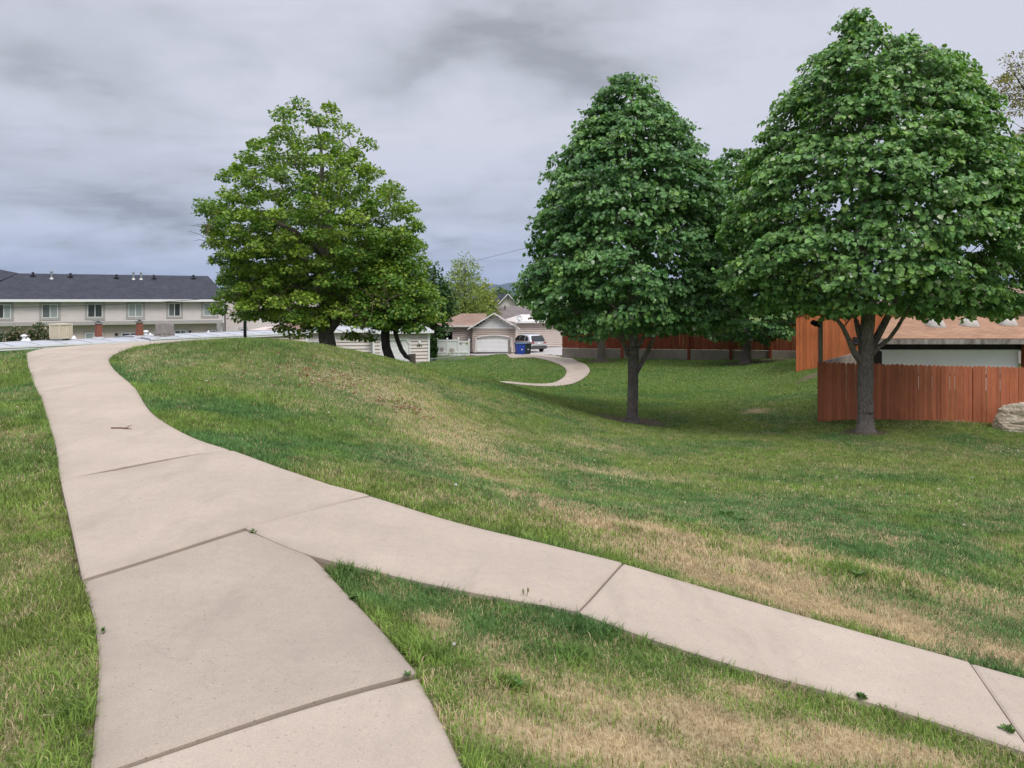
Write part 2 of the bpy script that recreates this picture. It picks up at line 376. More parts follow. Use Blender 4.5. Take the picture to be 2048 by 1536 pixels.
def ribbon_mesh(sets, name, mat, thick=.14):
    V = []; Fc = []; T = []; RM = []
    for l, r, dz, tint in sets:
        n = len(l); w = np.linalg.norm(l-r, axis=1).mean(); e = min(.012/w, .1); e2 = min(.03/w, .15)
        us = [0, e, e2, .085, .2, .35, .5, .65, .8, .915, 1-e2, 1-e, 1]; rim = [1, 1, .75, .12, 0, 0, 0, 0, 0, .12, .75, 1, 1]
        drop = [.012, .004, 0, 0, 0, 0, 0, 0, 0, 0, 0, .004, .012]
        # extra rows for the rounded joint lips
        k = np.linspace(0, n-1, n); Ln = np.linalg.norm(np.diff((l+r)/2, axis=0), axis=1).sum()/(n-1)
        k = np.r_[0, min(.012/Ln, .4), min(.035/Ln, .6), k[1:-1], n-1-min(.035/Ln, .6), n-1-min(.012/Ln, .4), n-1]
        rd = np.zeros(len(k)); rd[0] = rd[-1] = .012; rd[1] = rd[-2] = .004
        li = np.c_[np.interp(k, range(n), l[:, 0]), np.interp(k, range(n), l[:, 1])]; ri = np.c_[np.interp(k, range(n), r[:, 0]), np.interp(k, range(n), r[:, 1])]
        b0 = len(V); W = len(us)
        for i in range(len(k)):
            for u, dr, ri_ in zip(us, drop, rim):
                q = li[i]*(1-u)+ri[i]*u
                V.append((q[0], q[1], float(gz(q[0], q[1]))+dz-max(dr, rd[i])))
                T.append(tint); RM.append(ri_)
        R = len(k)
        for i in range(R-1):
            for j in range(W-1): Fc.append((b0+i*W+j, b0+i*W+j+1, b0+(i+1)*W+j+1, b0+(i+1)*W+j))
        ring = [b0+j for j in range(W)]+[b0+i*W+W-1 for i in range(1, R)]+[b0+(R-1)*W+j for j in range(W-2, -1, -1)]+[b0+i*W for i in range(R-2, 0, -1)]
        s0 = len(V)
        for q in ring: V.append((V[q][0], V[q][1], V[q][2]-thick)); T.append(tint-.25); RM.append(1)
        for i in range(len(ring)): Fc.append((ring[i], s0+i, s0+(i+1) % len(ring), ring[(i+1) % len(ring)]))
    me = bpy.data.meshes.new(name); me.from_pydata(V, [], Fc); me.update()
    bm = bmesh.new(); bm.from_mesh(me); bmesh.ops.recalc_face_normals(bm, faces=bm.faces); bm.to_mesh(me); bm.free()
    a = me.attributes.new('tint', 'FLOAT', 'POINT'); a.data.foreach_set('value', np.array(T, np.float32))
    a = me.attributes.new('rim', 'FLOAT', 'POINT'); a.data.foreach_set('value', np.array(RM, np.float32))
    o = link(name, me, mat); tag(o, kind='structure'); return o
ribbon_mesh(SLABS, 'footpath', M['concrete'])
far = []
cut = [0, 9, 16, 24, 32, 40, 48, 58, 69]
for a, b in zip(cut, cut[1:]):
    far.append((FO[a:b+1].copy(), FI[a:b+1].copy(), .04, random.uniform(-.03, .08)))
    for q in far[-1][:2]: q[0] = q[0]+(q[1]-q[0])*.006*3
ribbon_mesh(far, 'winding_path', M['concrete'])
mb = MB(); 
dn = 26
for i in range(dn):
    for j in range(dn):
        pass
# driveway: a draped sheet
_dx, _dy = np.meshgrid(np.linspace(-9, 13, 45), np.linspace(59, 90, 60))
_in = inpoly(_dx, _dy, DRIVE)
idx = {}; V = []; Fc = []
for j in range(59):
    for i in range(44):
        if _in[j, i] and _in[j, i+1] and _in[j+1, i] and _in[j+1, i+1]:
            f = []
            for jj, ii in ((j, i), (j, i+1), (j+1, i+1), (j+1, i)):
                if (jj, ii) not in idx: idx[jj, ii] = len(V); V.append((_dx[jj, ii], _dy[jj, ii], float(gz(_dx[jj, ii], _dy[jj, ii]))+.02))
                f.append(idx[jj, ii])
            Fc.append(f)
me = bpy.data.meshes.new('driveway'); me.from_pydata(V, [], Fc); me.update(); tag(link('driveway', me, M['concrete_far']), kind='structure')

# ================================================================== TURF FIELDS
BL = []
def blob(px, py, rx, ry, amp, rot=0, y0=1.2):
    h = hit(px, py, y0); BL.append((h.x, h.y, rx, ry, amp, rot))
# worn, straw coloured band along the foot of the bank
for a in ((880, 850, 1.2, 1.0, .2), (950, 900, 1.0, .8, .3), (1000, 965, .9, .5, .45), (1090, 1000, .6, .4, .55), (1180, 1035, .6, .4, .5), (1270, 1075, .55, .4, .55), (1350, 1110, .55, .4, .6), (1450, 1140, .5, .4, .6), (1560, 1180, .5, .35, .55),
          (1680, 1225, .5, .3, .5), (1800, 1260, .5, .3, .5), (1950, 1290, .5, .3, .4), (1330, 1030, .7, .3, .3), (1420, 1080, .6, .25, .35), (1600, 1110, .7, .4, .25), (1800, 1150, .8, .4, .3), (1950, 1200, .7, .4, .35), (1750, 1080, .8, .4, .2),
          (1250, 950, 1.0, .5, .35), (720, 760, 2.0, 1.6, .12), (800, 800, 1.5, 1.2, .14), (1510, 822, .6, .5, .9), (1190, 890, 1.0, .7, .3),
          # wedge between the paths
          (1300, 1440, .7, .22, .25), (1000, 1400, .4, .2, .15), (1700, 1490, .6, .15, .25), (870, 1250, .10, .16, .6), (1000, 1290, .12, .10, .7), (1130, 1480, .30, .10, .75), (1250, 1500, .3, .12, .8), (1420, 1460, .25, .12, .6), (1560, 1500, .3, .12, .65), (1180, 1400, .2, .12, .45), (1330, 1400, .2, .1, .4), (1700, 1500, .25, .1, .7),
          (930, 1440, .15, .12, .4), (1850, 1530, .3, .1, .6), (1480, 1380, .2, .08, .45), (1050, 1345, .2, .06, .35),
          (60, 870, .7, .6, .35), (40, 1050, .4, .4, .4), (110, 1130, .2, .3, .4), (90, 1300, .2, .25, .3), (60, 1480, .2, .15, .25)): blob(*a)
GR = []
for a in ((520, 835, .9, .6, .55), (600, 870, .8, .5, .5), (460, 800, .8, .6, .4), (660, 900, .6, .4, .3), (500, 690, 2.2, 1.2, .5), (1080, 775, 3, 1.5, .3), (1250, 1060, .25, .12, .6), (1460, 1040, .3, .15, .8), (1720, 1150, .25, .15, .7), (1300, 985, .8, .3, .25),
          (1600, 960, 2, .6, .2), (1850, 960, 1.8, .6, .18), (700, 1150, .2, .12, .5), (1150, 1260, .25, .1, .4), (1120, 1310, .22, .1, .4), (830, 1310, .12, .1, .3), (1020, 1370, .1, .06, .5), (60, 760, .8, 1.0, .7), (130, 1440, .2, .2, .3)):
    h = hit(a[0], a[1]); GR.append((h.x, h.y, a[2], a[3], a[4]))
def dryness(x, y):
    d = .30+.22*(fbm(x*.9, y*.9, 11, 4)-.5)*2+.28*(fbm(x*3.1, y*3.1, 23, 3)-.5)
    d = d-.24*sstep(16, 30, y)-.16*sstep(-1.6, -2.4, x)*sstep(16, 9, y)
    d = d+.10*sstep(9, 12, y)*sstep(22, 16, y)*sstep(1, -2, x)
    for bx, by, rx, ry, amp, rot in BL:
        q = ((x-bx)/rx)**2+((y-by)/ry)**2
        m = q < 9
        if np.any(m): d = d+amp*np.exp(-q)*(.6+.8*vnoise(x*4, y*4, 31))
    for bx, by, rx, ry, amp in GR:
        q = ((x-bx)/rx)**2+((y-by)/ry)**2
        d = d-.6*amp*np.exp(-q)
    e = edged(x, y); d = d-.25*np.exp(-(e/.14)**2)
    return np.clip(d, .02, .97)
def lushness(x, y):
    d = np.zeros(np.shape(x))
    for bx, by, rx, ry, amp in GR: d = d+amp*np.exp(-(((x-bx)/rx)**2+((y-by)/ry)**2))
    return np.clip(d, 0, 1)
# worn rings of bare soil at the tree feet
SOIL = []
for px, py, Y, r in ((1265, 845, 24, 1.25), (1730, 865, 19.3, .8), (1203, 722, 49, 1.2), (1490, 727, 45, 1.6), (1622, 752, 34, .8), (1560, 722, 46, 1.6)):
    q = P(px, py, Y); SOIL.append((q.x, q.y, r))
def soil(x, y):
    s = np.zeros(np.shape(x))
    for sx, sy, r in SOIL:
        d = np.hypot(x-sx, y-sy)/r+(vnoise(x*2.2, y*2.2, 77)-.5)*.5
        s = np.maximum(s, sstep(1.05, .7, d))
    return s
# ---- ground sheet
GZ = GZ-.03*((onpath(_gx, _gy) | gapmask(_gx, _gy)) & (edged(_gx, _gy) > .14))
GZ = GZ+(fbm(_gx*1.3, _gy*1.3, 5, 3)-.5)*.07*np.where(onpath(_gx, _gy), 0, sstep(.06, .5, edged(_gx, _gy)))
e_ = edged(_gx, _gy)
ny, nx = GZ.shape
V = np.c_[_gx.ravel(), _gy.ravel(), GZ.ravel()]
i = np.arange(nx-1); j = np.arange(ny-1); jj, ii = np.meshgrid(j, i, indexing='ij')
q = np.stack([jj*nx+ii, jj*nx+ii+1, (jj+1)*nx+ii+1, (jj+1)*nx+ii], -1).reshape(-1, 4)
# outer skirt to the horizon
nb = len(V); R = 9000.0
ring = [0*nx+k for k in range(nx)]+[k*nx+nx-1 for k in range(1, ny)]+[(ny-1)*nx+k for k in range(nx-2, -1, -1)]+[k*nx for k in range(ny-2, 0, -1)]
rv = []
for k in ring:
    x, y = V[k, 0], V[k, 1]-15; s_ = R/max(abs(x), abs(y)); rv.append((x*s_, y*s_+15, -3.6))
V = np.r_[V, np.array(rv)]
m_ = len(ring); sk = np.array([(ring[a], nb+a, nb+(a+1) % m_, ring[(a+1) % m_]) for a in range(m_)])
loops = np.r_[q.ravel(), sk.ravel()]; starts = np.arange(len(q)+len(sk))*4
me = npmesh('ground', V, loops, starts, True)
a = me.attributes.new('dry', 'FLOAT', 'POINT'); dv = dryness(V[:, 0], V[:, 1]); dv[nb:] = .3; a.data.foreach_set('value', dv.astype(np.float32))
a = me.attributes.new('soil', 'FLOAT', 'POINT'); sv = soil(V[:, 0], V[:, 1]); sv[:nb] = np.maximum(sv[:nb], (onpath(V[:nb, 0], V[:nb, 1]) | gapmask(V[:nb, 0], V[:nb, 1]))*1.0); a.data.foreach_set('value', sv.astype(np.float32))
m, nt, b, out = newmat('turf_ground')
p = pos(nt); ad = N(nt, 'ShaderNodeAttribute', attribute_name='dry').outputs['Fac']; asx = N(nt, 'ShaderNodeAttribute', attribute_name='soil').outputs['Fac']
n1 = noise(nt, p, 34, 4, .7); n2 = noise(nt, p, 2.5, 5, .6)
add = N(nt, 'ShaderNodeMath', operation='ADD'); nt.links.new(ad, add.inputs[0])
sub = N(nt, 'ShaderNodeMath', operation='MULTIPLY_ADD'); nt.links.new(n1, sub.inputs[0]); sub.inputs[1].default_value = 1.1; sub.inputs[2].default_value = -.6; nt.links.new(sub.outputs[0], add.inputs[1])
grn = mixc(nt, ramp(nt, n2, ((.35, 0.), (.65, 1.))), (.085, .130, .032), (.115, .155, .040))
dryc = mixc(nt, n1, (.34, .26, .14), (.46, .37, .22))
c = mixc(nt, ramp(nt, add.outputs[0], ((.25, 0.), (.75, 1.))), grn, dryc)
c = mixc(nt, asx, c, mixc(nt, n1, (.10, .075, .05), (.17, .13, .09)))
nt.links.new(c, b.inputs['Base Color']); b.inputs['Roughness'].default_value = .95; b.inputs['Specular IOR Level'].default_value = .1
bump(nt, b, n1, .5, .03)
tag(link('ground', me, m), kind='structure')

# ================================================================== GRASS BLADES
m, nt, b, out = newmat('grass_blade')
col = N(nt, 'ShaderNodeAttribute', attribute_name='col').outputs['Color']
nt.links.new(col, b.inputs['Base Color']); b.inputs['Roughness'].default_value = .6; b.inputs['Specular IOR Level'].default_value = .25
tr = N(nt, 'ShaderNodeBsdfTranslucent'); nt.links.new(col, tr.inputs['Color'])
ms = N(nt, 'ShaderNodeMixShader'); ms.inputs[0].default_value = .3; nt.links.new(b.outputs[0], ms.inputs[1]); nt.links.new(tr.outputs[0], ms.inputs[2]); nt.links.new(ms.outputs[0], out.inputs[0])
M['grass'] = m
CUL = [np.array(tuple(P(1641, 843, 21.75)[:2]))]   # yard behind the near fence gets no turf
def scatter(n, y0, y1, dens, xa=.86, xpad=1.2):
    """points in the wedge of lawn in front of the camera, density dens per m2"""
    area = (xa*(y1**2-y0**2)+2*xpad*(y1-y0)); cnt = int(area*dens)
    yy = np.sqrt(RNG.random(cnt)*(y1**2-y0**2)+y0**2); xx = (RNG.random(cnt)*2-1)*(xa*yy+xpad)
    return xx, yy
def blades(name, x, y, h, w, segs, label_kind, lean=(.25, .95), edge_h=1.0, flop=0.):
    keep = ~onpath(x, y); x, y = x[keep], y[keep]
    k2 = ~gapmask(x, y); x, y = x[k2], y[k2]
    s = soil(x, y); keep = (RNG.random(len(x)) > s*.93) & ~((x > 9.2) & (y > 21.85+.0*x) & (y < 34) & (x > (1637-1024)/F*y*.998)); x, y = x[keep], y[keep]
    n = len(x); D = dryness(x, y)+.7*(vnoise(x*6, y*6, 81)-.5); Lu = lushness(x, y); e = edged(x, y)
    isd = RNG.random(n) < D
    hh = h*(.55+.8*RNG.random(n))*(1+.5*Lu)*np.where(isd, .85, 1)*(1+.25*np.exp(-(e/.10)**2))
    ww = w*(.7+.6*RNG.random(n))*np.where(isd, .8, 1)
    az = RNG.random(n)*2*math.pi
    ln = lean[0]+(lean[1]-lean[0])*RNG.random(n)
    ln = np.where(isd, ln+.35*RNG.random(n), ln); ln = np.minimum(ln, 1.5)
    z = gz(x, y)-.004
    dx, dy = np.cos(az), np.sin(az); tw = az+math.pi/2+(RNG.random(n)-.5)*1.2
    px_, py_ = np.cos(tw)*ww/2, np.sin(tw)*ww/2
    tx, ty, tz = x+dx*hh*np.sin(ln), y+dy*hh*np.sin(ln), z+hh*np.cos(ln)
    if segs == 2:
        l2 = ln*.5; mx, my, mz = x+dx*hh*.52*np.sin(l2), y+dy*hh*.52*np.sin(l2), z+hh*.55*np.cos(l2)
        V = np.stack([x-px_, y-py_, z, x+px_, y+py_, z, mx+px_*.8, my+py_*.8, mz, mx-px_*.8, my-py_*.8, mz, tx, ty, tz], 1).reshape(-1, 3)
        b = np.arange(n)*5
        lo = np.stack([b, b+1, b+2, b+3, b+3, b+2, b+4], 1).ravel(); st = (np.arange(n)[:, None]*7+np.array([0, 4])).ravel(); rep = 2
    else:
        V = np.stack([x-px_, y-py_, z, x+px_, y+py_, z, tx, ty, tz], 1).reshape(-1, 3)
        b = np.arange(n)*3; lo = np.stack([b, b+1, b+2], 1).ravel(); st = np.arange(n)*3; rep = 1
    t = RNG.random(n)[:, None]; mott = fbm(x*.7, y*.7, 51, 4)[:, None]; bl = fbm(x*.35+9, y*.35, 61, 3)[:, None]
    ga = np.array([.210, .305, .060]); gb = np.array([.115, .225, .065]); gc = np.array([.240, .295, .062])
    mo = sstep(.35, .65, mott)
    g = ga*(1-mo)+gb*mo; g = g*(1-.5*sstep(.5, .7, bl))+gc*.5*sstep(.5, .7, bl); g = g*(.6+.8*t)*(.66+.68*vnoise(x*8.5, y*8.5, 71))[:, None]
    g = g*(1-.35*Lu[:, None])+np.array([.055, .16, .025])*.35*Lu[:, None]*(.8+.5*t)
    val = sstep(24, 34, y)[:, None]; g = g*(1-val*.55)+np.array([.085, .185, .028])*(.75+.5*t)*val*.55
    da = np.array([.60, .48, .29]); db = np.array([.40, .30, .165]); d_ = (da*(1-t)+db*t)*(.65+.7*RNG.random(n)[:, None])*(.75+.5*vnoise(x*7, y*7, 73))[:, None]
    c = np.where(isd[:, None], d_, g)
    C = np.c_[c, np.ones(n)].astype(np.float32); C = np.repeat(C, rep, 0)
    me = npmesh(name, V, lo, st)
    a = me.attributes.new('col', 'FLOAT_COLOR', 'FACE'); a.data.foreach_set('color', C.ravel())
    return tag(link(name, me, M['grass']), kind='stuff')
GD = 1.0
x, y = scatter(0, .9, 5.2, 9500*GD, .90, 2.0); blades('short_grass', x, y, .042, .0042, 2, 0)
x, y = scatter(0, 5.2, 10, 4200*GD, .84, 1.8); blades('short_grass', x, y, .058, .0065, 2, 0)
x, y = scatter(0, 10, 20, 1700*GD, .80, 1.8); blades('short_grass', x, y, .064, .011, 1, 0)
x, y = scatter(0, 20, 36, 620*GD, .78, .5); k = x > -13; blades('short_grass', x[k], y[k], .07, .02, 1, 0)
x, y = scatter(0, 36, 62, 230*GD, .62, .5); k = x > -11; blades('short_grass', x[k], y[k], .075, .035, 1, 0)
# longer tufts that lean over the slab edges and rank patches
ex = np.repeat(_free, 22, 0); ex = ex+RNG.normal(0, .035, ex.shape); k = ex[:, 1] < 22
blades('edge_grass', ex[k, 0], ex[k, 1], .055, .0048, 2, 0, (.5, 1.2))
tx_, ty_ = [], []
for bx, by, rx, ry, amp in GR:
    if by < 20:
        n = int(4200*rx*ry*amp+200); tx_.append(RNG.normal(bx, rx*.55, n)); ty_.append(RNG.normal(by, ry*.55, n))
blades('rank_grass', np.concatenate(tx_), np.concatenate(ty_), .065, .006, 2, 0, (.3, 1.1))
# ================================================================== TREES
def leafmat(name, rough=.42, trans=.28):
    m, nt, b, out = newmat(name)
    col = N(nt, 'ShaderNodeAttribute', attribute_name='col').outputs['Color']
    nt.links.new(col, b.inputs['Base Color']); b.inputs['Roughness'].default_value = rough; b.inputs['Specular IOR Level'].default_value = .35
    tr = N(nt, 'ShaderNodeBsdfTranslucent'); nt.links.new(mixc(nt, 1., col, (1.1, 1.15, .55), 'MULTIPLY'), tr.inputs['Color'])
    ms = N(nt, 'ShaderNodeMixShader'); ms.inputs[0].default_value = trans; nt.links.new(b.outputs[0], ms.inputs[1]); nt.links.new(tr.outputs[0], ms.inputs[2]); nt.links.new(ms.outputs[0], out.inputs[0])
    return m
M['leaf'] = leafmat('leaf_surface')
def barkmat(name, c1, c2, vs=9.0):
    m, nt, b, out = newmat(name)
    p = mapv(nt, pos(nt), (1, 1, .16))
    v = N(nt, 'ShaderNodeTexVoronoi', feature='DISTANCE_TO_EDGE'); v.inputs['Scale'].default_value = vs*3; nt.links.new(p, v.inputs['Vector'])
    n1 = noise(nt, p, vs*2.5, 6, .7); n2 = noise(nt, pos(nt), 2.2, 5, .6)
    h = N(nt, 'ShaderNodeMath', operation='ADD'); nt.links.new(ramp(nt, v.outputs['Distance'], ((0, 0.), (.14, 1.))), h.inputs[0]); nt.links.new(n1, h.inputs[1])
    c = mixc(nt, ramp(nt, h.outputs[0], ((.4, 0.), (1.3, 1.))), c2, c1)
    # dark ring scars
    wz = noise(nt, mapv(nt, pos(nt), (.6, .6, 7)), 1.0, 4, .7)
    c = mixc(nt, ramp(nt, wz, ((.60, 0.), (.68, .75))), c, tuple(q*.45 for q in c2))
    c = mixc(nt, 1., c, ramp(nt, n2, ((.3, .8), (.7, 1.15))), 'MULTIPLY')
    nt.links.new(c, b.inputs['Base Color']); b.inputs['Roughness'].default_value = .9; b.inputs['Specular IOR Level'].default_value = .2
    bump(nt, b, h.outputs[0], .8, .03)
    return m
M['bark'] = barkmat('bark_grey', (.26, .22, .195), (.075, .06, .055))
M['bark_dark'] = barkmat('bark_dark', (.075, .062, .058), (.028, .024, .024))
def unit(v): return v/np.maximum(np.linalg.norm(v, axis=-1, keepdims=True), 1e-9)
def leaves_mesh(name, base, tipdir, nrm, size, col, shape='heart', fold=.18):
    """base Nx3, tipdir Nx3, nrm Nx3, size N, col Nx3 -> one mesh of folded leaves"""
    t = unit(tipdir); s = unit(np.cross(t, nrm)); n = np.cross(s, t)
    if shape == 'heart': prof = ((0, 0, 0), (.46, .18, .10), (.40, .62, .12), (0, 1.0, -.04), (-.40, .62, .12), (-.46, .18, .10))
    elif shape == 'maple': prof = ((0, 0, 0), (.55, .38, .12), (.30, .66, .06), (0, 1.0, -.06), (-.30, .66, .06), (-.55, .38, .12))
    else: prof = ((0, 0, 0), (.2, .3, .05), (.16, .7, .06), (0, 1.0, -.05), (-.16, .7, .06), (-.2, .3, .05))
    k = fold/.12
    P_ = [base+(t*b[1]+s*b[0]+n*b[2]*k)*size[:, None] for b in prof]
    n_ = len(base); V = np.stack(P_, 1).reshape(-1, 3); o = np.arange(n_)[:, None]*6
    lo = (o+np.array([0, 1, 2, 3, 0, 3, 4, 5])).ravel(); st = np.arange(n_*2)*4
    me = npmesh(name, V, lo, st)
    a = me.attributes.new('col', 'FLOAT_COLOR', 'FACE'); c = np.repeat(np.c_[col, np.ones(n_)], 2, 0).astype(np.float32); a.data.foreach_set('color', c.ravel())
    return me
class Crown:
    """outline of the crown as left / right edge per height, taken at the trunk's distance; depth radius from the mean width"""
    def __init__(s, rows, Y, dscale=.95, seed=0, lobes=.16):
        z, l, r = [], [], []
        for py, a, b in rows:
            q1, q2 = P(a, py, Y), P(b, py, Y); z.append(q1.z); l.append(q1.x); r.append(q2.x)
        o = np.argsort(z); s.z = np.array(z)[o]; s.l = np.array(l)[o]; s.r = np.array(r)[o]; s.Y = Y; s.ds = dscale; s.seed = seed; s.lobes = lobes
    def at(s, z):
        l = np.interp(z, s.z, s.l); r = np.interp(z, s.z, s.r); return (l+r)/2, (r-l)/2
    def point(s, z, az, rf):
        c, R = s.at(z)
        nz = vnoise(np.cos(az)*1.6+5+s.seed, np.sin(az)*1.6+z*.75, s.seed+3)*.45+vnoise(np.cos(az)*3.4+40, np.sin(az)*3.4+z*2.1, s.seed+9)*.55
        k = rf*(1.02+s.lobes*(nz-.52)*2*np.minimum(1, R/1.2))
        return np.stack([c+R*k*np.cos(az), s.Y+R*s.ds*k*np.sin(az), z], -1)
    def sample(s, n, surf=.5):
        zz = np.linspace(s.z[0], s.z[-1], 200); _, R = s.at(zz); w = np.cumsum(R+.12); w /= w[-1]
        z = np.interp(RNG.random(n), w, zz); az = RNG.random(n)*2*math.pi; rf = 1-surf*RNG.random(n)**1.6
        return s.point(z, az, rf), az, rf
    def normal(s, p):
        c, R = s.at(p[:, 2]); c2, R2 = s.at(p[:, 2]+.3)
        o = np.stack([(p[:, 0]-c), (p[:, 1]-s.Y)/s.ds, np.zeros(len(p))], -1); o = unit(o)
        sl = np.clip((R-R2)/.3, -.6, 1.6); o[:, 2] = sl; return unit(o)
def skeleton(mb, trunk, limbs, targets, rtrunk, rtip=.008, bf=.45, sides=6, maxd=None, rng=None, seg=.45, wob=.08):
    """trunk: list of (Vector, r); limbs: list of lists of (Vector, r); grows twigs from them to the targets; pipe-model radii"""
    rng = rng or np.random.default_rng(3)
    pts = []; par = []; plen = []; fixed = []
    def addp(p, pa, r=None):
        pts.append(np.array(p)); par.append(pa); plen.append(0 if pa < 0 else plen[pa]+np.linalg.norm(pts[-1]-pts[pa])); fixed.append(r); return len(pts)-1
    for line in [trunk]+limbs:
        pa = -1
        if line is not trunk:
            d = [np.linalg.norm(np.array(line[0][0])-q) for q in pts[:len(trunk)]]; pa = -1
        prev = None
        for i, (p, r) in enumerate(line):
            prev = addp(p, prev if prev is not None else -1, r)
            if line is not trunk and i == 0: plen[prev] = 1.0
    A = np.zeros((len(pts)+len(targets)*8, 3)); PL = np.zeros(len(A)); n = len(pts)
    A[:n] = pts; PL[:n] = plen
    ok0 = len(trunk)//3
    base = np.array(trunk[0][0]); order = np.argsort(np.linalg.norm(targets-np.array(trunk[-1][0]), axis=1)*.6+np.linalg.norm(targets-base, axis=1)*.4)
    ok = np.ones(len(A), bool); ok[:max(1, ok0)] = False
    for ti in order:
        t = targets[ti]; d = np.linalg.norm(A[:n]-t, axis=1)
        rise = np.maximum(0, A[:n, 2]-t[2]-.2)
        cost = d+bf*PL[:n]+rise*1.2; cost[~ok[:n]] = 1e9
        k = int(np.argmin(cost)); dist = d[k]
        m = max(1, int(dist/seg)); a0 = A[k].copy(); pa = k
        bow = np.array([0, 0, 1.0])*dist*.10
        for q in range(1, m+1):
            u = q/m; p = a0*(1-u)+t*u+bow*math.sin(math.pi*u)+(rng.normal(0, wob*min(dist, 1.), 3) if q < m else 0)
            if n >= len(A): break
            A[n] = p; par.append(pa); PL[n] = PL[pa]+np.linalg.norm(p-A[pa]); fixed.append(None); pa = n; n += 1
    par = np.array(par[:n]); rad = np.zeros(n); acc = np.zeros(n)
    kids = np.zeros(n, int)
    for i in range(n-1, -1, -1):
        e = 2.35
        if kids[i] == 0: acc[i] = rtip**e
        r = acc[i]**(1/e)
        rad[i] = fixed[i] if fixed[i] is not None else min(r, rtrunk*.55)
        if par[i] >= 0: acc[par[i]] += acc[i]; kids[par[i]] += 1
    for i in range(n):
        if fixed[i] is None and par[i] >= 0:
            rp = rad[par[i]]; r0 = min(rp*.95, rad[i]*1.12+.002) if kids[par[i]] > 1 else min(rp, rad[i]*1.3)
            mb.tube([A[par[i]], A[i]], [max(r0, rad[i]*.9), rad[i]*.95], 4 if rad[i] < .02 else sides, cap=False)
    return A[:n], rad
def trunk_tube(mb, line, n=18, rough=.05, flare=0):
    """continuous, slightly fluted stem"""
    pts = [Vector(p) for p, r in line]; rs = [r for p, r in line]
    # densify
    P2, R2 = [], []
    for i in range(len(pts)-1):
        m = max(2, int((pts[i+1]-pts[i]).length/.09))
        for q in range(m):
            u = q/m; P2.append(pts[i].lerp(pts[i+1], u)); R2.append(rs[i]*(1-u)+rs[i+1]*u)
    P2.append(pts[-1]); R2.append(rs[-1])
    b0 = len(mb.v); mb.tube(P2, R2, n)
    for k in range(len(P2)):
        for a in range(n):
            v = mb.v[b0+k*n+a]; d = v-P2[k]
            f = 1+rough*((vnoise(a*.9+.1, P2[k].z*2.0, 4)-.5)*2+(vnoise(a*2.3, P2[k].z*7, 8)-.5))
            h = (P2[k]-P2[0]).length
            if flare: f += flare*math.exp(-h/.16)*(.7+.6*abs(math.sin(a*math.pi*5/n)))
            mb.v[b0+k*n+a] = P2[k]+d*float(f)
